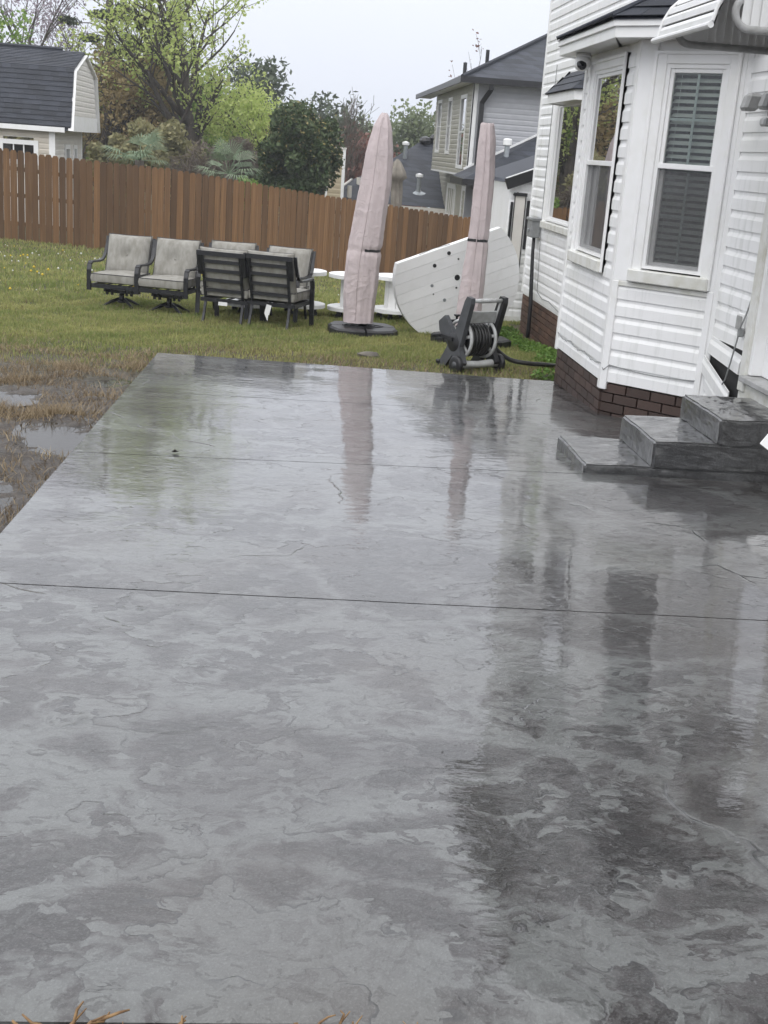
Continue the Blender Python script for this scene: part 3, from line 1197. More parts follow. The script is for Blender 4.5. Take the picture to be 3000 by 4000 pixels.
def shingle_plane(parent, a, b, c, d, expo, tab, m, lift=.006, thick=.006, name='shingle', jit=.0, clipname=None):
    """courses of tabs on the quad a(low left) b(low right) c(top right) d(top left)"""
    a, b, c, d = (Vector(v) for v in (a, b, c, d))
    slope = ((c + d) / 2 - (a + b) / 2).length
    nrow = max(1, int(round(slope / expo)))
    nrm = (b - a).cross(d - a).normalized()
    for i in range(nrow):
        t0, t1 = i / nrow, min(1.0, (i + 1.25) / nrow)
        p0, p1 = a.lerp(d, t0), b.lerp(c, t0)
        q0, q1 = a.lerp(d, t1), b.lerp(c, t1)
        L = (p1 - p0).length
        ex = (p1 - p0).normalized()
        uu = -tab * random.random()
        while uu < L - .01:
            s0, s1 = max(uu, 0), min(uu + tab * random.uniform(.92, 1.08), L)
            uu = s1 if s1 > uu else uu + tab
            if s1 - s0 < .02:
                continue
            h0 = lift + thick + random.uniform(0, jit)
            bl, br = p0 + ex * s0, p0 + ex * (s1 - .004)
            # upper corners: straight up the slope, kept within the plane's sides
            up_ = (nrm.cross(ex)) * ((q0 - p0).dot(nrm.cross(ex)))
            Lq = (q1 - q0).length
            off = (q0 - p0).dot(ex)
            tl = q0 + ex * min(max(s0 - off, 0), Lq)
            tr = q0 + ex * min(max(s1 - .004 - off, 0), Lq)
            o = bl
            vs = [bl + nrm * (h0 - thick), br + nrm * (h0 - thick), br + nrm * h0, bl + nrm * h0, tl + nrm * (lift - .004), tr + nrm * (lift - .004)]
            me = MB().add([v - o for v in vs], [(0, 1, 2, 3), (3, 2, 5, 4), (0, 3, 4), (1, 5, 2), (0, 4, 5, 1)]).mesh(name)
            me.materials.append(m)
            piece(name, me, parent, tuple(o))


for i in range(3):
    ex = .135 if i else .15
    shingle_plane(roofB, low[i], low[i + 1], top[i + 1], top[i], .135, .30, SHINGLE, jit=.004)
for q_ in (1, 2):
    MB().tube([low[q_] + Vector((-.005, 0, .010)), top[q_] + Vector((0, 0, .010))], .016, 6).build('hip_cap', SHINGLE, roofB)

# hood over the far window
hood = hpart('window_hood')
hz0, hz1 = 2.125, 2.235
hp = [(3.19, 15.09), (2.95, 14.86), (2.95, 13.40), (3.19, 13.16)]
for i in range(3):
    w_ = Wall(hp[i], hp[i + 1])
    MB().cbox((0, -.02, hz0), (w_.L, 0, hz1), .003, w_.tf()).build('fascia', TRIM, hood)
MB().add([(x, y, hz0 + .01) for x, y in hp], [(0, 1, 2, 3)]).build('soffit', TRIM, hood)
hl = [Vector((3.19, 15.13, hz1)), Vector((2.92, 14.90, hz1)), Vector((2.92, 13.37, hz1)), Vector((3.19, 13.12, hz1))]
ht = [Vector((3.185, 14.80, 2.50)), Vector((3.185, 14.70, 2.50)), Vector((3.185, 13.60, 2.50)), Vector((3.185, 13.5, 2.50))]
for i in range(3):
    shingle_plane(hood, hl[i], hl[i + 1], ht[i + 1], ht[i], .13, .30, SHINGLE, lift=.002)
mb = MB()
for i in range(3):
    mb.add([hl[i] - Vector((0, 0, .004)), hl[i + 1] - Vector((0, 0, .004)), ht[i + 1] - Vector((0, 0, .004)), ht[i] - Vector((0, 0, .004))], [(0, 1, 2, 3)])
mb.build('hood_deck', SHINGLE, hood)

# main roof of the house, above the frame: it shades and is mirrored in the patio
mr = hpart('main_roof')
x0, x1, y0, y1 = 2.75, 11.5, -6.4, 16.8
MB().box((x0, y0, EAVE - .02), (x1, y1, EAVE + .02)).build('soffit', TRIM, mr)
MB().box((x0 - .03, y0 - .03, EAVE - .04), (x0, y1 + .03, EAVE + .16)).box((x0, y1, EAVE - .04), (x1, y1 + .03, EAVE + .16)).build('fascia', TRIM, mr)
MB().add([(x0 - .05, y0, EAVE + .16), (x1, y0, EAVE + .16), (x1, y1 + .05, EAVE + .16), (x0 - .05, y1 + .05, EAVE + .16), (7, 0, EAVE + 2.7), (7, 12, EAVE + 2.7)],
         [(3, 0, 4, 5), (0, 1, 4), (1, 2, 5, 4), (2, 3, 5)]).build('roof_deck', SHINGLER, mr)

# ------------------------------------------------------------------ concrete steps
steps = thing('concrete_steps', 'three wet dark concrete steps up to the white door', 'steps', (2.4, 7.1, -.3))
SX = [1.785, 2.19, 2.572, 3.045]
SZ = [-.222, -.066, .088]
for i in range(3):
    yn, yf = 6.755, 7.50 + .01 * i
    xa, xb = SX[i], SX[3] - .002 * i
    z0 = -.40 if i == 0 else SZ[i - 1] - .01
    xs = np.linspace(xa, xb, 14 if i == 0 else 10)
    bm = bmesh.new()
    bmesh.ops.create_cube(bm, size=1)
    for v in bm.verts:
        v.co = Vector((xa if v.co.x < 0 else xb, yn + .003 * i if v.co.y < 0 else yf, z0 if v.co.z < 0 else SZ[i]))
    bmesh.ops.subdivide_edges(bm, edges=bm.edges[:], cuts=12, use_grid_fill=True)
    bmesh.ops.bevel(bm, geom=[e for e in bm.edges if e.calc_face_angle(0) > 1], offset=.014, segments=3, affect='EDGES')
    for v in bm.verts:
        v.co += Vector([(.004 * fnoise(v.co.x * 5 + q * 9, v.co.y * 5, v.co.z * 5) + .003 * fnoise(v.co.x * 19 + q * 9, v.co.y * 19, v.co.z * 19)) for q in range(3)])
    off = WL[steps.name]
    for v in bm.verts:
        v.co -= Vector(off)
    me = bpy.data.meshes.new('step')
    bm.to_mesh(me)
    bm.free()
    link('step', me, STEPM, steps)

# ------------------------------------------------------------------ door awning
aw = thing('door_awning', 'white slatted aluminium awning over the entrance door', 'awning', (2.9, 7.0, 2.2))
ya, yb = 7.50, 6.52
prof = [(2.115, 2.215), (2.135, 2.30), (2.175, 2.375), (2.235, 2.435), (2.32, 2.485), (2.43, 2.53), (2.60, 2.58), (3.03, 2.68)]
ns = 9
# slats of the front, each a strip along the wall with a dark gap below it
cum = [0]
for (a0, b0), (a1, b1) in zip(prof, prof[1:]):
    cum.append(cum[-1] + math.hypot(a1 - a0, b1 - b0))


def pat(t):
    t = t * cum[-1]
    for i in range(len(cum) - 1):
        if t <= cum[i + 1] + 1e-9:
            f = (t - cum[i]) / (cum[i + 1] - cum[i])
            return (prof[i][0] + f * (prof[i + 1][0] - prof[i][0]), prof[i][1] + f * (prof[i + 1][1] - prof[i][1]))
    return prof[-1]


nsl = 16
for i in range(nsl):
    t0, t1 = i / nsl, (i + .80) / nsl
    a, b = pat(t0), pat(t1)
    c_ = pat((t0 + t1) / 2)
    pts = []
    for y in (ya, yb):
        pts += [(a[0], y, a[1]), (c_[0] - .006, y, c_[1] + .006), (b[0], y, b[1]), (b[0] + .004, y, b[1] - .008), (a[0] + .004, y, a[1] - .004)]
    MB().add(pts, [(0, 1, 6, 5), (1, 2, 7, 6), (2, 3, 8, 7), (3, 4, 9, 8), (4, 0, 5, 9), (4, 3, 2, 1, 0), (5, 6, 7, 8, 9)]).build('slat', ALU, aw)
mb = MB()
for i in range(24):
    a, b = pat(i / 24), pat((i + 1) / 24)
    mb.add([(a[0] + .012, ya - .005, a[1] - .014), (a[0] + .012, yb + .005, a[1] - .014), (b[0] + .012, yb + .005, b[1] - .014), (b[0] + .012, ya - .005, b[1] - .014)], [(0, 1, 2, 3)])
mb.build('under_sheet', BROWNSTRIPE, aw)
MB().tube([(2.105, ya + .06, 2.20), (2.105, yb - .0, 2.20)], .017, 10).build('front_tube', ALU, aw)
for y in (ya, yb):
    MB().tube([(p[0] - .004, y, p[1] + .004) for p in prof], .010, 8).build('edge_tube', ALU, aw)
    # side wing: rounded tube frame with upright slats
    zb_ = 2.19
    fr = []
    for t in np.linspace(0, 90, 7):
        fr.append((2.235 + .08 - .08 * math.cos(R(90 - t)) if False else 2.31 - .08 * math.sin(R(90 - t)), y, zb_ + .08 - .08 * math.cos(R(90 - t))))
    fr = [(2.31 - .085 * math.cos(R(t)), y, zb_ + .085 - .085 * math.sin(R(t))) for t in np.linspace(-40, 90, 9)]
    far = y == ya
    fr = fr + [(3.03, y, zb_ - .0)]
    MB().tube(fr, .021, 8).build('wing_frame', ALUG, aw, True)
    xw = 2.26
    while xw < 3.0:
        zt = np.interp(xw, [p[0] for p in prof], [p[1] for p in prof]) - .02
        zl = zb_ + .01 if xw > 2.31 else zb_ + .085 - math.sqrt(max(0, .085 ** 2 - (2.31 - xw) ** 2))
        MB().add([(xw, y - .004, zl), (xw + .054, y + .006, zl), (xw + .054, y + .006, zt), (xw, y - .004, zt), (xw, y - .006, zl), (xw + .054, y + .004, zl), (xw + .054, y + .004, zt), (xw, y - .006, zt)],
                 [(0, 1, 2, 3), (7, 6, 5, 4), (0, 4, 5, 1), (1, 5, 6, 2), (2, 6, 7, 3), (3, 7, 4, 0)]).build('wing_slat', ALU if not far else ALU, aw)
        xw += .050

# ------------------------------------------------------------------ fittings on the house
def G(x, y):
    return float(terr(x, y))


sc_ = thing('security_camera', 'white dome security camera under the bay soffit', 'camera', (2.33, 10.42, SOF))
S0 = MB()
S0.lathe([(.001, -.002), (.062, -.004), (.062, -.03), (.058, -.034)], 20, lambda x, y, z: (2.33 + x, 10.42 + y, SOF + z)).build('mount', TRIM, sc_, True)
MB().lathe([(.02, 0), (.058, -.01), (.066, -.04), (.064, -.075), (.05, -.10), (.02, -.112), (.002, -.114)], 20, lambda x, y, z: (2.325 + x, 10.40 + y, SOF - .03 + z)).build('housing', TRIM, sc_, True)
MB().lathe([(.002, .05), (.022, .045), (.036, .03), (.042, .0), (.042, -.02)], 20, lambda x, y, z: (2.312 + x * .995, 10.36 - z * .75, SOF - .092 + y - z * .35)).build('lens', BLACKGLASS, sc_, True)

fl_ = thing('flood_light', 'grey twin head floodlight on the white wall beside the bay', 'wall lamp', (3.04, 7.78, 1.9))
MB().cbox((2.985, 7.72, 1.835), (3.03, 7.88, 2.0), .012).build('back_plate', ALUG, fl_)
for i, (yy, zz) in enumerate(((8.02, 1.93), (7.70, 1.93))):
    MB().bar((2.99, 7.80, 1.92), (2.95, (7.80 + yy) / 2, 1.93), .02, .02).build('arm', ALUG, fl_)
    MB().cbox((2.87, yy - .055, zz - .06), (2.97, yy + .055, zz + .05), .02, lambda x, y, z: (x + (z - 1.9) * .25, y, z)).build('lamp_head', ALUG, fl_)
MB().cbox((2.93, 7.75, 1.775), (2.99, 7.84, 1.828), .012).build('motion_sensor', LIGHTP, fl_)

ot = thing('outlet_box', 'white outdoor outlet with a clear cover on the siding by the door', 'outlet', (3.03, 7.86, .52))
MB().cbox((3.012, 7.80, .46), (3.034, 7.925, .592), .008).build('plate', TRIM, ot)
MB().cbox((3.002, 7.82, .483), (3.013, 7.905, .575), .004).build('cover', ALUG, ot)
MB().cbox((2.99, 7.79, .44), (3.03, 7.82, .50), .006).build('conduit_body', GREYBOX, ot)
wr = MB().tube([(3.02, 7.735, .70), (3.012, 7.76, .60), (2.995, 7.79, .50), (3.0, 7.83, .40), (3.0, 7.88, .26), (2.995, 7.92, .13), (2.99, 7.95, .09)], .0055, 6).build('cable', GREYBOX, smooth=True)
tag(wr, 'thin grey cable hanging from the outlet down to the top step', 'cable')

eb = thing('meter_box', 'grey electrical box on the far white wall', 'electrical box', (3.1, 15.7, .64))
MB().cbox((3.05, 15.55, .53), (3.17, 15.85, .76), .012).build('box', GREYBOX, eb)
MB().cbox((3.035, 15.53, .74), (3.172, 15.87, .775), .006).build('lid', GREYBOX, eb)
MB().cbox((3.035, 15.66, .60), (3.05, 15.74, .635), .004).build('latch', GALV, eb)
cv = MB().tube([(3.11, 15.62, .55), (3.11, 15.60, .35), (3.12, 15.54, .0), (3.13, 15.49, -.3), (3.13, 15.46, -.62), (3.13, 15.46, -.80)], [.022, .022, .026, .027, .027, .027], 8).build('conduit', BLACKP, smooth=True)
tag(cv, 'black conduit running down the far wall into the grass', 'conduit')
w2 = MB().tube([(3.155, 15.50, 2.62), (3.158, 15.52, 1.9), (3.155, 15.50, 1.3), (3.158, 15.48, .75), (3.155, 15.35, .2), (3.155, 15.28, -.12), (3.15, 14.9, -.17), (3.15, 14.5, -.15), (3.15, 13.9, -.20)], .005, 5).build('wire', GREYBOX, smooth=True)
tag(w2, 'thin wire stapled along the far wall past the window', 'wire')
w3 = MB()
pp = []
for i in range(22):
    t = i / 21
    y = 10.62 - t * 1.58
    pp.append((2.418 + .004 * math.sin(i * 2.1), y, zA0 + .127 + .008 - .030 * abs(math.sin(t * math.pi * 3)) * (1 if i % 2 else .7)))
pp += [(2.43, 8.985, zA0 + .09)]
for i in range(16):
    t = i / 15
    q = WB.p(.06 + t * (LB - .13), .026, zA0 + .127 + .006 - .022 * math.sin(t * math.pi))
    pp.append(q)
w3.tube(pp, .004, 5)
tag(w3.build('string_wire', GREYBOX, smooth=True), 'loose thin wire drooping along the lowest bay siding course', 'wire')
wp = thing('white_offcut', 'white panel offcut poking in beside the steps at the picture edge', 'panel', (2.83, 6.5, -.02))
MB().add([(2.722, 6.50, .01), (2.78, 6.46, -.03), (2.96, 6.46, -.02), (2.96, 6.50, .13), (2.78, 6.50, .10), (2.722, 6.512, .012), (2.78, 6.475, -.028), (2.96, 6.475, -.018), (2.96, 6.512, .13), (2.78, 6.512, .10)],
         [(0, 1, 2, 3, 4), (9, 8, 7, 6, 5), (0, 5, 6, 1), (1, 6, 7, 2), (2, 7, 8, 3), (3, 8, 9, 4), (4, 9, 5, 0)]).build('sheet', TRIM, wp)
MB().bar((2.93, 6.48, -.28), (2.93, 6.48, .0), .03, .03).build('stake', TRIMD, wp)

# ------------------------------------------------------------------ patio chairs
def pillow(w, d, h, nx=14, ny=12, pinch=.5, tuft=0.0, corner=.06, boxy=False):
    """cushion lying in xy, centred, thickness h; corners drawn out"""
    top_, bot = [], []
    for j in range(ny + 1):
        rt, rb = [], []
        for i in range(nx + 1):
            a, b = -1 + 2 * i / nx, -1 + 2 * j / ny
            e = (1 - abs(a) ** 4) * (1 - abs(b) ** 4)
            th = h / 2 * (.25 + .75 * max(e, 0) ** pinch) if 0 < i < nx and 0 < j < ny else h * .10
            if boxy:
                th = h / 2 * (.72 + .28 * max(e, 0) ** .4)
            s = 1 - corner * (1 - abs(a * b) ** 2) * (abs(a) ** 6 + abs(b) ** 6) * .5
            dip = tuft * math.exp(-((a * w / 2) ** 2 + (b * d / 2) ** 2) / .004)
            sag = .010 * math.sin(a * 3 + b * 2.2) * e
            rt.append((a * w / 2 * s, b * d / 2 * s, th - dip + sag))
            rb.append((a * w / 2 * s, b * d / 2 * s, -th))
        top_.append(rt)
        bot.append(rb)
    return top_, bot


def cushion(parent, name, w, d, h, tf, tuft=0.0, pinch=.5, button=False):
    t, b = pillow(w, d, h, tuft=tuft, pinch=pinch, boxy=pinch < .3)
    mb = MB()
    mb.grid([[tf(*p) for p in r] for r in t])
    mb.grid([[tf(*p) for p in reversed(r)] for r in b])
    ring = lambda g: [g[0][i] for i in range(len(g[0]))] + [g[j][-1] for j in range(1, len(g))] + [g[-1][i] for i in range(len(g[0]) - 2, -1, -1)] + [g[j][0] for j in range(len(g) - 2, 0, -1)]
    mid_ = [((p[0]) * 1.03, p[1] * 1.03, 0) for p in ring(t)]
    mb.grid([[tf(*p) for p in ring(b)], [tf(*p) for p in mid_], [tf(*p) for p in ring(t)]], wrap=True)
    o = mb.build(name, CUSH, parent, True, world=False)
    rim = [t[0][i] for i in range(len(t[0]))] + [t[j][-1] for j in range(1, len(t))] + [t[-1][i] for i in range(len(t[0]) - 2, -1, -1)] + [t[j][0] for j in range(len(t) - 2, 0, -1)]
    MB().tube([tf(p[0], p[1], p[2]) for p in rim], .0055, 5, closed=True).build('piping', PIPE, o, True, world=False)
    if button:
        MB().lathe([(.001, .0), (.014, .002), (.016, .008), (.008, .013), (.001, .014)], 10, lambda x, y, z: tf(x, y, h / 2 - tuft + z)).build('button', CUSH, o, True, world=False)
    return o


def back_tf(y0, z0, tilt):
    c_, s_ = math.cos(tilt), math.sin(tilt)
    return lambda x, y, z: (x, y0 + y * s_ - z * c_, z0 + y * c_ + z * s_)       # cushion y runs up the back


def make_chair(swivel, label, group):
    root = thing('patio_chair', label, 'chair', (0, 0, 0), 0, group)
    B = lambda m, n, o, s=False: m.build(n, o, root, s, world=False)
    sh = .30
    hw = .30
    # seat frame
    f = MB()
    f.bar((-hw, -.30, sh), (hw, -.30, sh), .03, .055).bar((-hw, .26, sh), (hw, .26, sh), .03, .045)
    f.bar((-hw, -.30, sh), (-hw, .26, sh), .03, .045).bar((hw, -.30, sh), (hw, .26, sh), .03, .045)
    for x in (-.15, 0, .15):
        f.bar((x, -.29, sh + .005), (x, .25, sh + .005), .035, .008)
    B(f, 'seat_frame', BLACKM)
    for s in (-1, 1):
        x = s * .335
        a = MB()
        a.path([(x, -.31, sh - .06), (x, -.31, .50), (x, -.285, .575), (x, -.24, .60)], .028, .055, (0, 1, 0) if False else (1, 0, 0))
        a.path([(x, -.25, .600), (x, .02, .590), (x, .16, .600)], .05, .024)
        a.path([(x, .15, .600), (x, .215, .625), (x * .99, .26, .68), (x * .96, .305, .80), (x * .95, .335, .90)], .04, .024, (0, 1, .2))
        B(a, 'arm', BLACKM)
    # back
    tilt = R(16)
    zb0, yb0 = sh, .25
    bk = MB()
    ph = .60
    pt = lambda x, h: (x, yb0 + h * math.sin(tilt), zb0 + h * math.cos(tilt))
    for s in (-1, 1):
        bk.bar(pt(s * .245, -.02), pt(s * .245, ph), .032, .022, (0, 1, 0))
        bk.bar(pt(s * .29, ph * .55), pt(s * .29, ph), .05, .022, (0, 1, 0))
    bk.bar(pt(-.315, ph), pt(.315, ph), .022, .055)
    B(bk, 'back_frame', BLACKM)
    for h in (.13, .26, .385, .50):
        B(MB().bar(pt(-.245, h), pt(.245, h), .014, .04), 'back_slat', BLACKM)
    cushion(root, 'seat_cushion', .60, .58, .14, lambda x, y, z: (x, y - .03, sh + .105 + z), pinch=.22)
    cushion(root, 'back_cushion', .60, .56, .19, back_tf(.245, .665, R(17)), tuft=.045, pinch=.5, button=True)
    if swivel:
        m_ = MB()
        m_.bar((-.16, -.20, .245), (-.16, .20, .225), .03, .05).bar((.16, -.20, .245), (.16, .20, .225), .03, .05)
        m_.bar((-.20, -.05, .215), (.20, -.05, .215), .05, .04).bar((-.20, .08, .215), (.20, .08, .215), .05, .04)
        for x in (-.17, -.10, .10, .17):
            m_.tube([(x, -.09, .17), (x, -.09, .25)], .02, 8)
        B(m_, 'rocker_spring', BLACKM)
        B(MB().lathe([(.055, .215), (.035, .19), (.035, .09), (.065, .08), (.05, .065)], 12), 'column', BLACKM, True)
        for t in (35, 145, 215, 325):
            c_, s_ = math.cos(R(t)), math.sin(R(t))
            B(MB().tube([(c_ * .04, s_ * .04, .115), (c_ * .13, s_ * .13, .085), (c_ * .22, s_ * .22, .035), (c_ * .30, s_ * .30, .0)], [.022, .020, .017, .015], 6), 'leg', BLACKM, True)
    else:
        for s in (-1, 1):
            B(MB().path([(s * .335, -.31, sh), (s * .335, -.32, .16), (s * .335, -.34, 0)], .03, .055, (1, 0, 0)), 'leg', BLACKM)
            B(MB().path([(s * .245, .25, sh), (s * .248, .29, .14), (s * .25, .34, 0)], .030, .024, (0, 1, 0)), 'leg', BLACKM)
    return root


CG = 'grey cushioned patio chairs on the lawn'
ch1 = make_chair(True, 'leftmost swivel patio chair, cleaner grey cushions, facing the patio', CG)
ch1.location = (-2.22, 16.45, G(-2.22, 16.45))
ch1.rotation_euler = (0, 0, R(-13))
copy_tree(ch1, None, 'swivel patio chair with water stained grey back cushion, second from the left end', (-1.56, 16.15, G(-1.56, 16.15)), R(-15))
ch3 = make_chair(False, 'black slat-back patio chair seen from behind, next to the swivel chairs', CG)
ch3.location = (-.70, 15.30, G(-.70, 15.30))
ch3.rotation_euler = (0, 0, R(161))
ch4 = copy_tree(ch3, None, 'black slat-back patio chair seen from behind with white paper tags hanging', (-.12, 15.12, G(-.12, 15.12)), R(160))
copy_tree(ch3, None, 'grey cushioned chair half hidden behind the slat-back chairs, facing the patio', (-.80, 16.25, G(-.8, 16.25)), R(-8))
copy_tree(ch3, None, 'grey cushioned chair beside the white cable spool, turned sideways', (-.10, 15.95, G(-.10, 15.95)), R(-20))
# tags and ties on the second back-facing chair
tg = MB()
tg.add([(-.05, .36, .30), (.01, .37, .315), (.035, .375, .20), (-.025, .365, .185)], [(0, 1, 2, 3)])
tg.add([(-.02, .372, .19), (.03, .38, .20), (-.01, .375, .11)], [(0, 1, 2)])
tg.add([(-.05, .358, .30), (.01, .368, .315), (.035, .373, .20), (-.025, .363, .185)], [(3, 2, 1, 0)])
tg.build('paper_tag', PAPER, ch4, world=False)['label'] = 'torn white paper tags'
MB().cbox((-.06, .30, .245), (.06, .304, .29), .002).build('fabric_label', PAPER, ch3, world=False)

# ------------------------------------------------------------------ white cable spools on castors
def spool(label, x, y, rot, r=.335, h=.50):
    z0 = G(x, y)
    t = thing('cable_spool', label, 'cable spool', (x, y, z0), rot, 'white painted cable spools behind the chairs')
    for zz, nm in ((.11, 'bottom_disc'), (.11 + h - .055, 'top_disc')):
        d = bpy.data.objects.new(nm, None)
        COL.objects.link(d)
        d.parent = t
        nb = 6
        for i in range(nb):
            a, b = -r + 2 * r * i / nb + .002, -r + 2 * r * (i + 1) / nb - .002
            pts = []
            ys = np.linspace(a, b, 5)
            pts = [(math.sqrt(max(r * r - q * q, 0)), q) for q in ys] + [(-math.sqrt(max(r * r - q * q, 0)), q) for q in reversed(ys)]
            MB().prism(pts, zz + random.uniform(-.002, .002), zz + .05 + random.uniform(-.002, .003)).build('plank', WPAINT, d, world=False)
    nb = 9
    rr = r * .50
    for i in range(nb):
        t0, t1 = 2 * math.pi * i / nb + .02, 2 * math.pi * (i + 1) / nb - .02
        pts = [(rr * math.cos(t0), rr * math.sin(t0)), (rr * math.cos(t1), rr * math.sin(t1)), ((rr - .03) * math.cos(t1), (rr - .03) * math.sin(t1)), ((rr - .03) * math.cos(t0), (rr - .03) * math.sin(t0))]
        MB().prism(pts, .16, .11 + h - .055).build('stave', WPAINT, t, world=False)
    for i in range(4):
        a = R(45 + 90 * i)
        cx_, cy_ = r * .7 * math.cos(a), r * .7 * math.sin(a)
        m_ = MB().box((cx_ - .025, cy_ - .02, .075), (cx_ + .025, cy_ + .02, .11))
        m_.lathe([(.012, -.014), (.04, -.014), (.04, .014), (.012, .014)], 12, lambda px, py, pz: (cx_ + px, cy_ + pz, .04 + py))
        m_.build('caster', BLACKP, t, world=False)
    return t


spool('white cable spool partly hidden behind the slat-back chairs', -.52, 16.60, .3)
spool('white cable spool between the grey chairs and the wider covered umbrella', .18, 16.75, .15)
spool('white cable spool directly behind the wider covered umbrella', .88, 16.80, -.1)
spool('white cable spool between the wider umbrella and the leaning tabletop', 1.50, 16.80, .4)

# ------------------------------------------------------------------ big round plank tabletop on its edge
tt = thing('round_tabletop', 'large white plank tabletop with one straight edge, leaning on its rim', 'tabletop', (2.05, 15.2, G(2.05, 15.2)))
rad = .83
ctr = Vector((2.12, 15.32, -.02))
nrm = Vector((.20, -.97, -.05)).normalized()
ang = R(20.5)
ux = Vector((1, 0, 0)) - nrm * nrm.x
ux.normalize()
uz = ux.cross(nrm) * -1
if uz.z < 0:
    uz = -uz
pu = ux * math.cos(ang) + uz * math.sin(ang)         # along the planks
pv = -ux * math.sin(ang) + uz * math.cos(ang)        # across
tfT = lambda a, b, c: tuple(ctr + pu * a + pv * b + nrm * c)
CUT = .44
pw = .128
v0 = -rad
holes = []
bnd = [CUT - pw * i for i in range(12)]
bnd = [b for b in bnd if b > -rad + .02] + [-rad]
for hi_, lo_ in zip(bnd, bnd[1:]):
    ys = np.linspace(lo_ + .002, hi_ - .002, 7)
    pts = [(math.sqrt(max(rad ** 2 - q * q, 0)), q) for q in ys] + [(-math.sqrt(max(rad ** 2 - q * q, 0)), q) for q in reversed(ys)]
    j_ = random.uniform(-.0015, .0015)
    MB().prism(pts, -.075 + j_, .038 + j_, tfT).build('plank', WPAINT, tt)
MB().prism([(math.cos(t) * (rad - .02), max(min(math.sin(t) * (rad - .02), CUT - .01), -rad)) for t in np.linspace(0, 2 * math.pi, 40, endpoint=False)], -.066, .03, tfT).build('inner_layer', WPAINT, tt)
for a, b, r_, m_ in ((-.25, .26, .024, BLACKP), (-.03, .35, .024, BLACKP), (-.005, .02, .036, BLACKP), (-.35, .03, .02, GALV), (-.24, -.20, .022, GALV), (.07, .24, .012, BLACKP), (-.05, -.10, .012, BLACKP), (-.36, -.08, .009, BLACKP)):
    MB().lathe([(.001, .036), (r_, .036), (r_, .0425), (r_ * .8, .0435), (.001, .0432)], 14, lambda x, y, z: tfT(a + x, b + y, z)).build('bolt_hole' if m_ is BLACKP else 'bolt', m_, tt)
MB().tube([tfT(-.40, CUT + .008, .01), tfT(-.2, CUT + .018, .0), tfT(.02, CUT + .006, .01)], .004, 5).build('wire_pull', GREYBOX, tt, True)

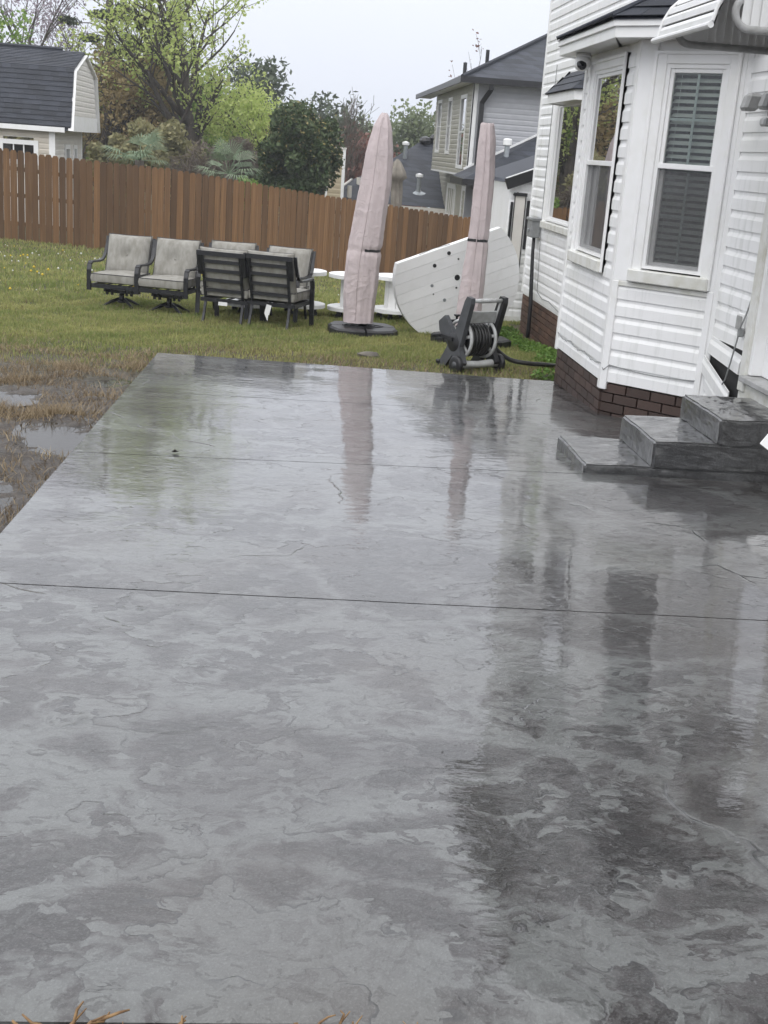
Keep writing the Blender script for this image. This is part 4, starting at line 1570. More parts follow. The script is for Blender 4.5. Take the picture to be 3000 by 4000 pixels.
# ------------------------------------------------------------------ covered cantilever umbrellas
def umbrella(label, x, y, prof, lean_y=.0, seed=0, strap_z=.3, flat=.72, brot=0.0, bw=.42):
    zb_ = G(x, y)
    t = thing('covered_umbrella', label, 'umbrella', (x, y, zb_), 0, 'closed cantilever umbrellas in taupe covers')
    # base: four wedge tiles of black plastic
    for i in range(4):
        a0 = R(90 * i) + brot
        pts = [(.012, .012), (bw * .98, .012), (bw, bw * .35), (bw * .82, bw * .82), (bw * .35, bw), (.012, bw * .98)]
        q = [(p[0] * math.cos(a0) - p[1] * math.sin(a0), p[0] * math.sin(a0) + p[1] * math.cos(a0)) for p in pts]
        mb_ = MB()
        n_ = len(q)
        vs = [(a, b, 0.0) for a, b in q] + [(a, b, .095) for a, b in q] + [(a * .93 + .0, b * .93, .115) for a, b in q]
        mb_.add(vs, [tuple(reversed(range(n_))), tuple(range(2 * n_, 3 * n_))] + [(k * n_ + i_, k * n_ + (i_ + 1) % n_, (k + 1) * n_ + (i_ + 1) % n_, (k + 1) * n_ + i_) for k in (0, 1) for i_ in range(n_)])
        # raised ribs
        for rr in (.35, .6):
            mb_.bar((q[1][0] * rr, q[1][1] * rr, .119), (q[5][0] * rr, q[5][1] * rr, .119), .02, .012)
        mb_.build('base_tile', BLACKP, t, world=False)
    MB().lathe([(.06, .11), (.06, .2), (.05, .21)], 16).build('pole_socket', BLACKP, t, True, world=False)
    # cover: lofted, with draped folds and a seam
    ncol = 96
    zsr = np.linspace(prof[0][0], prof[-1][0], 150)
    pz = [p[0] for p in prof][::-1]
    rows = []
    zr = zsr
    for z in zr:
        cx_ = np.interp(z, pz, [p[1] for p in prof][::-1])
        hw_ = np.interp(z, pz, [p[2] for p in prof][::-1])
        row = []
        tz = (z - prof[-1][0]) / (prof[0][0] - prof[-1][0])
        for j in range(ncol):
            th = 2 * math.pi * j / ncol
            c_, s_ = math.cos(th), math.sin(th)
            fold = .07 * fnoise(c_ * 1.9 + seed, s_ * 1.9, z * .8 + seed * 3, 3)
            ridge = .17 * (1 - abs(math.sin(th * 2.0 + seed * 1.7 + z * .25))) ** 3
            wr_ = .05 * (1 - abs(fnoise(c_ * 1.6 + seed, s_ * 1.8, z * 4.2 + c_ * 3.0 + s_, 2)) * 2.2) * (.35 + .65 * math.sin(z * 3.1 + seed) ** 2) * .6
            sag = .02 * max(0, math.sin((z + c_ * .12) * 23 + 3 * s_ + seed)) ** 3 * (.5 + fnoise(z * 2, th, seed))
            k_ = 1 + fold + ridge + wr_ + sag - .10
            gath = 1 - (.10 if c_ > -.2 else .03) * math.exp(-((z - strap_z) / .035) ** 2)
            pt_ = 1.0
            row.append((cx_ + hw_ * k_ * gath * c_ - x, lean_y * (z - zb_) + hw_ * flat * k_ * gath * s_ + (.015 if False else 0), z - zb_ + .012 * fnoise(th * 2, z * 2, seed)))
        rows.append(row)
    cov = MB().grid(rows, wrap=True)
    cov.add(rows[0], [tuple(range(ncol))])
    o = cov.build('cover', COVER, t, True, world=False)
    fix_normals(o)
    # seam cord along the side facing the camera, strap with buckle
    js = int(ncol * .71)
    MB().tube([(rows[i][js][0], rows[i][js][1] - .003, rows[i][js][2]) for i in range(3, 148, 2)], .0055, 5).build('seam', COVER, o, True, world=False)
    si = int(np.argmin(abs(zr - strap_z)))
    lo_, hi_ = rows[si], rows[max(si - 1, 0)]
    j0, j1 = (int(ncol * .74), int(ncol * 1.02)) if seed == 1 else (int(ncol * .46), int(ncol * 1.04))
    mb_ = MB()
    g0, g1 = [], []
    for j in range(j0, j1 + 1):
        p = rows[si][j % ncol]
        cc = (sum(q[0] for q in rows[si]) / ncol, sum(q[1] for q in rows[si]) / ncol)
        e = 1.03
        g0.append((cc[0] + (p[0] - cc[0]) * e, cc[1] + (p[1] - cc[1]) * e, rows[si][0][2] - .016))
        g1.append((cc[0] + (p[0] - cc[0]) * e, cc[1] + (p[1] - cc[1]) * e, rows[si][0][2] + .016))
    mb_.grid([g0, g1])
    mb_.grid([[(p[0] * .995, p[1] * .995, p[2]) for p in g1], [(p[0] * .995, p[1] * .995, p[2]) for p in g0]])
    mb_.build('strap', BLACKP, o, world=False)
    return t


U1 = [(1.885, 1.034, .03), (1.86, 1.030, .058), (1.725, 1.015, .120), (1.437, .999, .178), (1.066, .980, .205), (.634, .932, .222), (.194, .890, .232), (-.195, .873, .226), (-.42, .873, .205), (-.575, .873, .197)]
U2 = [(1.842, 2.169, .066), (1.83, 2.169, .078), (1.674, 2.180, .100), (1.268, 2.192, .118), (.801, 2.187, .124), (.431, 2.178, .136), (.110, 2.166, .150), (-.162, 2.155, .160), (-.353, 2.147, .164), (-.50, 2.147, .166)]
umbrella('wider covered umbrella on a black base between the spools', .93, 14.80, U1, .012, 1, .30, brot=.05)
umbrella('slimmer covered umbrella in front of the white tabletop, behind the hose reel', 2.20, 14.25, U2, 0, 5, .53, brot=.5)

# ------------------------------------------------------------------ hose reel cart
hx, hy = 1.80, 11.62
hr = thing('hose_reel', 'dark grey hose reel cart wound with black hose on the lawn edge', 'hose reel', (hx, hy, G(hx, hy) - .01), R(211))
HB = lambda m, n, mt, s=False, par=None: m.build(n, mt, par or hr, s, world=False)
hwid = .205
for s in (-1, 1):
    x = s * hwid
    P = lambda y, z: (x, y, z)
    fr = MB()
    # upright to the handle, slanted foot legs, cross arm
    tfs = lambda a, b, c: (x + c, a, b)
    fr.prism([(.02, .22), (.11, .25), (.225, .68), (.222, .735), (.16, .745), (.13, .70), (.0, .33)], -.026, .026, tfs)
    fr.prism([(.06, .30), (-.01, .38), (-.155, .525), (-.245, .455), (-.225, .37), (-.03, .22)], -.024, .024, tfs)
    fr.prism([(.09, .36), (-.05, .36), (-.09, .22), (-.235, .0), (-.13, -.002), (.01, .16), (.05, .09), (.14, .04), (.18, .11), (.12, .22)], -.028, .028, tfs)
    HB(fr, 'side_frame', GREYP if s > 0 else BLACKP)
    HB(MB().lathe([(.085, -.030), (.095, -.020), (.095, .018), (.085, .026)], 24, lambda a, b, c: (x + c * s + s * .004, a + .01, b + .285)), 'hub', BLACKP, True)
    w = HB(MB().lathe([(.02, -.022), (.070, -.024), (.088, -.016), (.088, .016), (.070, .024), (.02, .022)], 26, lambda a, b, c: (s * (hwid + .062) + c, a + .125, b + .088)), 'wheel', BLACKP, True)
    HB(MB().lathe([(.001, -.028), (.030, -.028), (.034, .028), (.001, .028)], 12, lambda a, b, c: (s * (hwid + .062) + c, a + .125, b + .088)), 'hubcap', GREYP, True, w)
    # drum flange with spokes
    fl = MB()
    xf = s * .150
    n_ = 36
    for k_ in range(n_):
        pass
    fl.tube([(xf, .01 + .178 * math.cos(t), .315 + .178 * math.sin(t)) for t in np.linspace(0, 2 * math.pi, 36, endpoint=False)], .017, 8, closed=True)
    for k_ in range(6):
        t = k_ * math.pi / 3 + .3
        fl.bar((xf, .01 + .05 * math.cos(t), .315 + .05 * math.sin(t)), (xf, .01 + .172 * math.cos(t), .315 + .172 * math.sin(t)), .03, .016, (1, 0, 0))
    fl.lathe([(.02, -.012), (.07, -.012), (.07, .012), (.02, .012)], 20, lambda a, b, c: (xf + c, .01 + a, .315 + b))
    HB(fl, 'flange', LIGHTP, True)
# wound hose: coils of several layers
coil = MB()
for lay, (rr, n_) in enumerate(((.085, 9), (.112, 9), (.138, 8), (.158, 6))):
    for i in range(n_):
        xc = -.125 + .25 * (i + .5 * (lay % 2) + .3) / (n_ + .3)
        w_ = random.uniform(-.010, .010)
        pts = [(xc + w_ * math.sin(t * (1 + i % 2) + i), .01 + (rr + random.uniform(-.003, .003)) * math.cos(t), .315 + (rr + .006 * math.sin(3 * t + i)) * math.sin(t)) for t in np.linspace(0, 2 * math.pi, 28, endpoint=False)]
        coil.tube(pts, .0135, 7, closed=True)
HB(coil, 'hose_coil', HOSE, True)
HB(MB().tube([(-.19, .01, .315), (.19, .01, .315)], .03, 10), 'axle', BLACKP, True)
# light grey handle, upper panel and wheel-side step bar
hb_ = MB()
hb_.tube([(-hwid - .005, .185, .705), (hwid + .005, .185, .705)], .020, 10)
for i in range(9):
    hb_.tube([(-.09 + i * .022, .185, .705), (-.079 + i * .022, .185, .705)], .0235, 10)
HB(hb_, 'handle', LIGHTP, True)
HB(MB().cbox((-hwid + .02, .105, .48), (hwid - .02, .125, .60), .008, lambda a, b, c: (a, b + (c - .54) * .27, c)), 'tray', LIGHTP)
for s in (-1, 1):
    HB(MB().bar((s * (hwid - .022), .178, .69), (s * (hwid - .022), .11, .48), .02, .022), 'handle_stay', LIGHTP)
HB(MB().tube([(-hwid - .03, .125, .088), (-.15, .125, .088), (0, .125, .082), (.15, .125, .088), (hwid + .03, .125, .088)], [.042, .038, .034, .038, .042], 12), 'axle_bar', LIGHTP, True)
HB(MB().bar((hwid + .04, .01, .315), (hwid + .055, -.16, .33), .022, .035).tube([(hwid + .06, -.16, .33), (hwid + .15, -.17, .33)], .016, 8), 'crank', BLACKP)
for y_, z_ in ((-.17, .02), (-.19, .46)):
    HB(MB().bar((-hwid, y_, z_), (hwid, y_, z_), .03, .03), 'cross_bar', BLACKP)
HB(MB().lathe([(.012, .46), (.012, .50), (.032, .51), (.032, .522), (.001, .524)], 12, lambda a, b, c: (a + .05, b - .19, c)), 'knob', BLACKP, True)
HB(MB().lathe([(.001, -.02), (.02, -.02), (.022, .02), (.001, .02)], 10, lambda a, b, c: (hwid + .03 + c, a - .19, b + .07)), 'foot_knob', BLACKP, True)
hs = MB()
pts = [(1.93, 11.72, -.20), (2.00, 11.78, -.26), (2.10, 11.82, -.36), (2.24, 11.82, G(2.24, 11.82) + .09), (2.42, 11.80, G(2.42, 11.80) + .06), (2.62, 11.85, G(2.62, 11.85) + .05), (2.85, 12.0, G(2.85, 12.) + .025), (3.05, 11.9, G(3.05, 11.9) + .03)]
sm_pts = []
for i in range(len(pts) - 1):
    for t in np.linspace(0, 1, 6, endpoint=False):
        p0 = Vector(pts[max(i - 1, 0)])
        p1, p2 = Vector(pts[i]), Vector(pts[i + 1])
        p3 = Vector(pts[min(i + 2, len(pts) - 1)])
        sm_pts.append(tuple(.5 * ((2 * p1) + (p2 - p0) * t + (2 * p0 - 5 * p1 + 4 * p2 - p3) * t * t + (3 * p1 - p0 - 3 * p2 + p3) * t ** 3)))
hs.tube(sm_pts + [pts[-1]], .023, 8)
tag(hs.build('garden_hose', HOSE, smooth=True), 'black hose lying across the grass from the reel to the bay foundation', 'hose')

# small things: stone, leaf
st = MB()
bm = bmesh.new()
bmesh.ops.create_icosphere(bm, subdivisions=3, radius=1)
for v in bm.verts:
    d = 1 + .22 * fnoise(v.co.x * 1.5, v.co.y * 1.5, v.co.z * 1.5)
    v.co = Vector((.845 + v.co.x * .115 * d, 12.05 + v.co.y * .07 * d, G(.845, 12.05) + .035 + v.co.z * .035 * d))
st.add([tuple(v.co) for v in bm.verts], [[v.index for v in f.verts] for f in bm.faces])
bm.free()
tag(st.build('flat_stone', ROCK, smooth=True), 'small flat brown stone in the grass behind the patio', 'stone')
lf = MB()
lf.add([(-.625, 6.755, zs(6.755) + .006), (-.605, 6.745, zs(6.745) + .018), (-.58, 6.752, zs(6.75) + .012), (-.588, 6.77, zs(6.77) + .006), (-.608, 6.775, zs(6.775) + .02), (-.605, 6.76, zs(6.76) + .004)], [(0, 1, 5), (1, 2, 5), (2, 3, 5), (3, 4, 5), (4, 0, 5)])
tag(lf.build('dead_leaf', SOIL), 'single dark dead leaf on the far patio joint', 'leaf')

# ------------------------------------------------------------------ board fence
FA, FB = Vector((-9.2, 25.90)), Vector((5.75, 32.53))
WF = Wall(FA, FB)
fence = thing('privacy_fence', 'brown stained dog-ear picket fence across the back of the lawn', 'fence', (FA.x, FA.y, G(FA.x, FA.y)))
pk = []
for i in range(3):
    w_, e = .5, .16
    h = 1.0
    poly = [(0, 0), (1, 0), (1, .972), (.79, 1.0), (.21, 1.0), (0, .972)]
    me = MB().prism([(a, b) for a, b in poly], 0, 1, lambda a, b, c: (a, -c, b)).mesh('picket')
    me.materials.append(WOOD)
    bm = bmesh.new()
    bm.from_mesh(me)
    bmesh.ops.recalc_face_normals(bm, faces=bm.faces)
    bm.to_mesh(me)
    bm.free()
    pk.append(me)
u = 0.0
ftop = lambda x: float(np.interp(x, [-9.2, -6.23, -4.74, -2.93, -1.45, .78, 2.65, 4.4, 5.75], [1.10, .95, .82, .745, .575, .325, .147, -.033, -.12]))
gap_big = False
k_ = 0
while u < WF.L - .1:
    x, y, _ = WF.p(u, 0, 0)
    w_ = .139 + random.uniform(-.003, .003)
    zt = ftop(x) + random.uniform(-.012, .012)
    zb_ = float(zg(x, y)) - .05
    dark = random.random()
    ob = piece('picket', pk[k_ % 3], fence, WF.p(u, random.uniform(-.003, .003), zb_), WF.rot + random.uniform(-.01, .01), (w_, .019, zt - zb_))
    ob.rotation_euler[1] = random.uniform(-.004, .004)
    left = x < -4.2
    u += w_ + (random.uniform(.007, .015) if left else random.uniform(.004, .017))
    k_ += 1
for hgt in (.35, .95, 1.5):
    n_ = 6
    for i in range(n_):
        ua, ub = WF.L * i / n_, WF.L * (i + 1) / n_
        a, b = WF.p(ua, -.04, 0), WF.p(ub, -.04, 0)
        za, zb_ = float(zg(a[0], a[1])) + hgt, float(zg(b[0], b[1])) + hgt
        MB().bar((a[0], a[1], za), (b[0], b[1], zb_), .036, .085).build('rail', WOOD, fence)
for i in range(7):
    a = WF.p(WF.L * i / 6, -.10, 0)
    z_ = float(zg(a[0], a[1]))
    MB().bar((a[0], a[1], z_ - .1), (a[0], a[1], ftop(a[0]) - .05), .09, .09, (0, 1, 0)).build('post', WOOD, fence)

# ------------------------------------------------------------------ barn-roofed shed behind the fence, left
barn = thing('gambrel_shed', 'cream shed with a dark gambrel roof behind the left fence', 'shed', (-8, 35, -1.6))
BY0, BY1, BX1, BX0 = 34.0, 38.2, -6.38, -14.0
GX1 = -5.93                                          # roof overhang at the gable end
zE, zBk, zRd = 1.50, 2.99, 3.50
bw_ = Wall((BX0, BY0), (BX1, BY0))
bf = bpy.data.objects.new('front_wall', None)
COL.objects.link(bf)
bf.parent = barn
WL[bf.name] = WL[barn.name]
hole = (-7.72 - BX0, -6.92 - BX0, .55, 1.15)
bw_.backing(bf, -1.7, zE + .1, [hole], CREAMS)
bw_.siding(bf, .10, zE, [hole], CREAMSHADE, .135, u0=2.0)
bw_.post(bf, bw_.L - .14, bw_.L + .02, -1.6, zE, .035)
bg_ = Wall((BX1, BY0), (BX1, BY1))
bs = bpy.data.objects.new('gable_wall', None)
COL.objects.link(bs)
bs.parent = barn
WL[bs.name] = WL[barn.name]
hw2 = [(1.35, 2.15, -.4, .98), (2.75, 3.25, -.4, .98)]
bg_.backing(bs, -1.7, zE + .5, hw2, CREAMS)
bg_.siding(bs, .10, zE + .3, hw2, CREAMS, .135)
bg_.post(bs, bg_.L - .1, bg_.L, -1.6, zE, .03)


def simple_window(parent, wall, u0, u1, z0, z1, nx, nz, fr=.10, dark=DARK, name='window', bar=.03):
    T = wall.tf()
    wn = bpy.data.objects.new(name, None)
    COL.objects.link(wn)
    wn.parent = parent
    WL[wn.name] = WL[parent.name]
    f = MB()
    f.box((u0 - fr, -.02, z0 - fr), (u0, .04, z1 + fr), T).box((u1, -.02, z0 - fr), (u1 + fr, .04, z1 + fr), T)
    f.box((u0, -.02, z1), (u1, .038, z1 + fr), T).box((u0, -.02, z0 - fr), (u1, .038, z0), T)
    f.build('frame', TRIM, wn)
    MB().box((u0, -.06, z0), (u1, -.05, z1), T).build('interior', dark, wn)
    for i in range(nx):
        for j in range(nz):
            a0, a1 = u0 + (u1 - u0) * i / nx + .012, u0 + (u1 - u0) * (i + 1) / nx - .012
            b0, b1 = z0 + (z1 - z0) * j / nz + .012, z0 + (z1 - z0) * (j + 1) / nz - .012
            MB().box((a0, -.012, b0), (a1, -.008, b1), T).build('pane', GLASS, wn)
    g_ = MB()
    for i in range(1, nx):
        c_ = u0 + (u1 - u0) * i / nx
        g_.box((c_ - bar / 2, -.015, z0), (c_ + bar / 2, .008, z1), T)
    for j in range(1, nz):
        c_ = z0 + (z1 - z0) * j / nz
        g_.box((u0, -.014, c_ - bar / 2), (u1, .007, c_ + bar / 2), T)
    if g_.f:
        g_.build('muntin', TRIM, wn)
    return wn


simple_window(barn, bw_, hole[0], hole[1], hole[2] + .02, .96, 3, 1, .12)
simple_window(barn, bg_, hw2[0][0] + .15, hw2[0][1] - .1, -.4, .90, 1, 1, .12)
simple_window(barn, bg_, hw2[1][0] + .08, hw2[1][1] - .05, -.4, .90, 1, 2, .10)
YE, YB, YR = BY0 - .18, BY0 + .35, (BY0 + BY1) / 2
YB2, YE2 = BY1 - .35, BY1 + .18
br_ = bpy.data.objects.new('gambrel_roof', None)
COL.objects.link(br_)
br_.parent = barn
WL[br_.name] = WL[barn.name]
sec = [(YE, zE - .02), (YB, zBk), (YR, zRd), (YB2, zBk), (YE2, zE - .02)]
mb = MB()
for (a0, b0), (a1, b1) in zip(sec, sec[1:]):
    mb.add([(BX0 - .2, a0, b0 - .02), (GX1, a0, b0 - .02), (GX1, a1, b1 - .02), (BX0 - .2, a1, b1 - .02)], [(0, 1, 2, 3)])
    mb.add([(BX0 - .2, a0, b0 - .10), (GX1, a0, b0 - .10), (GX1, a1, b1 - .10), (BX0 - .2, a1, b1 - .10)], [(3, 2, 1, 0)])
    mb.add([(GX1, a0, b0 - .10), (GX1, a0, b0 - .02), (GX1, a1, b1 - .02), (GX1, a1, b1 - .10)], [(0, 1, 2, 3)])
mb.build('roof_deck', SHINGLE, br_)
shingle_plane(br_, (-8.7, YE, zE - .01), (GX1 + .02, YE, zE - .01), (GX1 + .02, YB, zBk + .01), (-8.7, YB, zBk + .01), .135, .235, SHINGLE, .0, .012, jit=.008)
shingle_plane(br_, (-8.7, YB, zBk), (GX1 + .02, YB, zBk), (GX1 + .02, YR, zRd + .01), (-8.7, YR, zRd + .01), .16, .30, SHINGLE, .0, .010, jit=.006)
MB().tube([(BX0, YR, zRd + .03), (GX1 - .6, YR, zRd + .03)], .06, 6).build('ridge_vent', SHINGLE, br_)
# overhanging loft gable face with white rake boards
gx_ = GX1 - .02
mb = MB()
pg = [(YE + .1, zE - .0), (YB + .06, zBk - .10), (YR, zRd - .10), (YB2 - .06, zBk - .10), (YE2 - .1, zE)]
mb.prism(pg, -.45, 0, lambda a, b, c: (gx_ + c, a, b))
fix_normals(mb.build('loft_face', CREAMS, barn))
ob = MB()
WGf = Wall((gx_, YE + .1), (gx_, YE2 - .1))
z = zE + .30
while z < zRd - .3:
    # width of the gable at this height
    if z < zBk - .1:
        t = (z - zE) / (zBk - .1 - zE)
        e = .06 * 0 + t * (YB - YE)
    else:
        t = (z - (zBk - .1)) / (zRd - zBk)
        e = (YB - YE) + t * (YR - YB)
    L_ = WGf.L - 2 * e - .12
    if L_ > .2:
        piece('siding_board', board_mesh(L_, CREAMS, .135), barn, WGf.p(e + .06, 0.001, z), WGf.rot)
    z += .135
MB().box((0.02, .0, zE - .12), (WGf.L - .02, .03, zE + .28), WGf.tf()).build('soffit_board', TRIM, barn)
for i in range(4):
    (a0, b0), (a1, b1) = sec[i], sec[i + 1]
    MB().bar((GX1 + .012, a0, b0 - .09), (GX1 + .012, a1, b1 - .09), .03, .14, (1, 0, 0)).build('rake_board', TRIM, barn)
MB().box((BX0 - .2, YE - .015, zE - .16), (GX1 - .15, YE + .02, zE - .035)).build('eave_board', TRIM, barn)

# ------------------------------------------------------------------ small white shed beyond the house corner
sh_ = thing('garden_shed', 'small white dutch-lap shed with black trim beyond the house corner', 'shed', (4.2, 18, -.75))
SY = 17.3
ws = Wall((3.03, SY), (5.6, SY))
fix_normals(MB().prism([(0, -.80), (2.57, -.80), (2.57, 2.05), (0, 1.10)], -.06, -.002, lambda a, b, c: ws.p(a, c, b)).build('wall_board', TRIM, sh_))
ws.siding(sh_, -.70, 1.22, [(.09, .23, .10, .98)], VINYL, .127, u0=.02)
# rake board rising away from the eave, with pale drip edge
MB().bar((2.96, SY - .09, 1.135), (5.2, SY - .09, 2.03), .05, .15).build('rake_board', GUTTER, sh_)
MB().bar((2.95, SY - .10, 1.218), (5.2, SY - .10, 2.118), .07, .012).build('drip_edge', TRIM, sh_)
MB().add([(2.95, SY - .12, 1.21), (5.2, SY - .12, 2.11), (5.2, SY + 2.6, 2.11), (2.95, SY + 2.6, 1.21)], [(0, 1, 2, 3)]).build('roof_deck', SHINGLE, sh_)
Ts = ws.tf()
MB().cbox((.088, .012, -.28), (.232, .035, 1.0), .004, Ts).build('door', CREAMS, sh_)
MB().box((.078, .018, -.28), (.087, .04, 1.0), Ts).box((.233, .018, -.28), (.242, .04, 1.02), Ts).build('door_edge', GUTTER, sh_)
MB().box((.06, .03, .985), (.25, .06, 1.03), Ts).bar(ws.p(.05, .05, 1.0), ws.p(.12, .05, 1.03), .03, .02).build('hinge_bar', GUTTER, sh_)
for u0_, u1_, z0_, z1_ in ((.03, .064, .30, .90), (.262, .306, .26, .93)):
    MB().cbox((u0_, .012, z0_), (u1_, .038, z1_), .004, Ts).build('shutter', GUTTER, sh_)
MB().box((.335, .015, -.72), (.375, .06, 1.25), Ts).build('downspout', GUTTER, sh_)
MB().box((.0, .005, -.86), (2.5, .02, -.70), Ts).build('base_board', TRIMD, sh_)
we = Wall((3.03, SY + 2.4), (3.03, SY))
we.backing(sh_, -.8, 1.15, [], VINYL, 'side_wall')

# ------------------------------------------------------------------ grey two-storey neighbour house
K = 36 / 31.0
nb = thing('neighbor_house', 'grey two-storey house with black gutters beyond the fence', 'house', (7, 40, -2.2))


def npart(name, par=None):
    o = bpy.data.objects.new(name, None)
    COL.objects.link(o)
    o.parent = par or nb
    WL[o.name] = WL[(par or nb).name]
    return o


kz = lambda z: CAM_Z + (z - CAM_Z) * K
NX, NY = 4.317 * K, 36.0
NB, NT_ = kz(1.04), kz(3.21)
NYF = 39.13 * K
nw1 = Wall((NX, NY), (NX + 6, NY))
f1 = npart('front_wall')
nw1.backing(f1, -2.6, NT_ + .1, [], GREYS)
ex = .127 * K
nw1.siding(f1, NB - ex * 0, NT_ + .02, [], GREYS, ex, u0=.30, u1=3.2)
nw1.post(f1, -.03, .12, NB - .05, NT_, .03)
nw2 = Wall((NX, NYF), (NX, NY))
f2 = npart('side_wall')
yw = lambda y: NYF - y * K
wz0, wz1 = kz(1.36), kz(2.72)
wins = [(yw(38.35), yw(37.55), kz(1.62), kz(2.95)), (yw(35.75), yw(35.05), kz(1.60), kz(2.93)), (yw(33.05), yw(32.05), kz(1.25), kz(2.90))]
nw2.backing(f2, NB, NT_ + .1, wins, TAUPES)
nw2.siding(f2, NB, NT_ + .02, [(a - .1, b + .1, c - .1, d + .1) for a, b, c, d in wins], TAUPES, ex)
nw2.post(f2, nw2.L - .10, nw2.L + .03, NB - .05, NT_, .03)
MB().box((0, -.5, NB - .06), (nw2.L, .03, NB - .01), nw2.tf()).build('overhang_trim', TRIM, f2)
for a, b, c, d in wins:
    simple_window(nb, nw2, a, b, c, d, 1, 2, .11)
# lower storey, set back
LX = NX + .55
nw3 = Wall((LX, 43 * K), (LX, 33.6 * K - 1.2))
f3 = npart('lower_wall')
nw3.backing(f3, -3.2, NB, [], TAUPES)
nw3.siding(f3, kz(-1.2), NB - .05, [(43 * K - 39.0 * K, 43 * K - 35.0 * K, -3, kz(.62))], TAUPES, ex)
yl = lambda y: 43 * K - y * K
simple_window(nb, nw3, yl(38.3), yl(36.6), kz(-1.1), kz(.52), 4, 2, .16, name='patio_door', bar=.10)
simple_window(nb, nw3, yl(34.9), yl(34.3), kz(-1.1), kz(.55), 1, 2, .14)
T3 = nw3.tf()
lp = MB()
up_ = yl(40.9)
lp.box((up_ - .05, .0, kz(.10)), (up_ + .05, .04, kz(.35)), T3).bar(nw3.p(up_, .02, kz(.15)), nw3.p(up_, .22, kz(.12)), .03, .03)
lp.lathe([(.03, -.14), (.10, -.10), (.13, .12), (.16, .14), (.05, .27), (.01, .36)], 8, lambda x, y, z: nw3.p(up_ + x, .22 + y, kz(.30) + z))
tag(lp.build('wall_lantern', GUTTER), 'black carriage lantern beside the patio door of the grey house', 'lantern')
# hip roof with black gutters
rf = npart('hip_roof')
oh = .42
ez = kz(3.30)
cA = Vector((NX - oh, NY - oh, ez))
cB = Vector((NX + 6.5, NY - oh, ez))
cC = Vector((NX - oh, NYF + 3.2, ez))
pk_ = Vector((NX + 4.2, NY + 4.1, ez + 2.45))
pk2 = Vector((NX + 4.2, NYF - .5, ez + 2.45))
MB().add([cA, cB, pk_, Vector((NX + 8, NY + 4.1, ez + 2.45))], [(0, 1, 3, 2)]).add([cA, pk_, pk2, cC], [(3, 0, 1, 2)]).build('roof_deck', SHINGLER, rf)
MB().tube([cA + Vector((0, 0, .02)), pk_ + Vector((0, 0, .03))], .07, 6).build('hip_cap', SHINGLE, rf)
MB().add([cA - Vector((0, 0, .10)), cB - Vector((0, 0, .10)), cB + Vector((0, oh + .1, -.10)), cA + Vector((oh, oh + .1, -.10)), cC + Vector((oh + .1, 0, -.10)), cC - Vector((0, 0, .10))], [(0, 1, 2, 3), (0, 3, 4, 5)]).build('soffit', TRIM, rf)
MB().box((NX - oh - .06, NY - oh - .10, ez - .14), (NX + 6.5, NY - oh, ez + .03)).build('gutter', GUTTER, rf)
MB().box((NX - oh - .06, NY - oh, ez - .14), (NX - oh, NYF + 3.2, ez + .02)).build('fascia', GUTTER, rf)
ds = MB().path([(NX + .42, NY - oh, ez - .1), (NX + .42, NY - oh, ez - .28), (NX + .24, NY - .10, ez - .62), (NX + .24, NY - .10, NB - .4)], .13, .11, (0, 1, 0))
ds.build('downspout', GUTTER, rf)
for tt_, hh in ((.10, .26), (.26, .32)):
    c_ = cA.lerp(pk_, tt_) + Vector((-.2, 1.2, .0))
    MB().tube([c_ - Vector((0, 0, .3)), c_ + Vector((0, 0, hh))], .055, 8).build('vent_pipe', GUTTER, rf)
# lower hipped roof along the front
lr = npart('lower_roof')
PX0, PY0 = 3.95 * K, 33.4
pz0 = kz(1.0)
slope_ = .52
a_ = Vector((PX0, PY0, pz0 - .03))
b_ = Vector((PX0 + 6, PY0, pz0 - .03))
c_ = Vector((PX0 + 5, NY - .02, pz0 + 2.6))
d_ = Vector((PX0, NY - .02, pz0))
hp_ = Vector((PX0 + 2.7, NY - .02, pz0 + 1.42))
MB().add([a_, b_, Vector((PX0 + 6, NY - .02, pz0 + 1.42)), hp_, d_], [(0, 1, 2, 3), (0, 3, 4)]).build('roof_deck', SHINGLER, lr)
MB().bar(d_ + Vector((.3, -.02, .20)), hp_ + Vector((.6, -.02, .36)), .02, .06).build('flashing', TRIM, lr)
MB().box((PX0 - .05, PY0 - .06, pz0 - .20), (PX0 + 6, PY0, pz0 - .03)).box((PX0 - .06, PY0, pz0 - .20), (PX0, NY, pz0 - .03)).build('gutter', GUTTER, lr)
q_ = Vector((5.06 * K, 34.6, kz(1.05)))
MB().tube([q_, q_ + Vector((0, 0, .85))], .075, 10).build('flue_pipe', GALV, lr)
MB().lathe([(.10, 0), (.125, .02), (.125, .16), (.10, .19), (.01, .20)], 12, lambda x, y, z: (q_.x + x, q_.y + y, q_.z + .85 + z)).build('flue_cap', TRIM, lr)
nw4 = Wall((PX0 + .75, PY0 + .45), (PX0 + 6, PY0 + .45))
f4 = npart('porch_wall')
nw4.backing(f4, -3, pz0 - .1, [], TAUPES)
nw4.siding(f4, kz(-1.1), pz0 - .15, [], TAUPES, ex, u1=2.0)

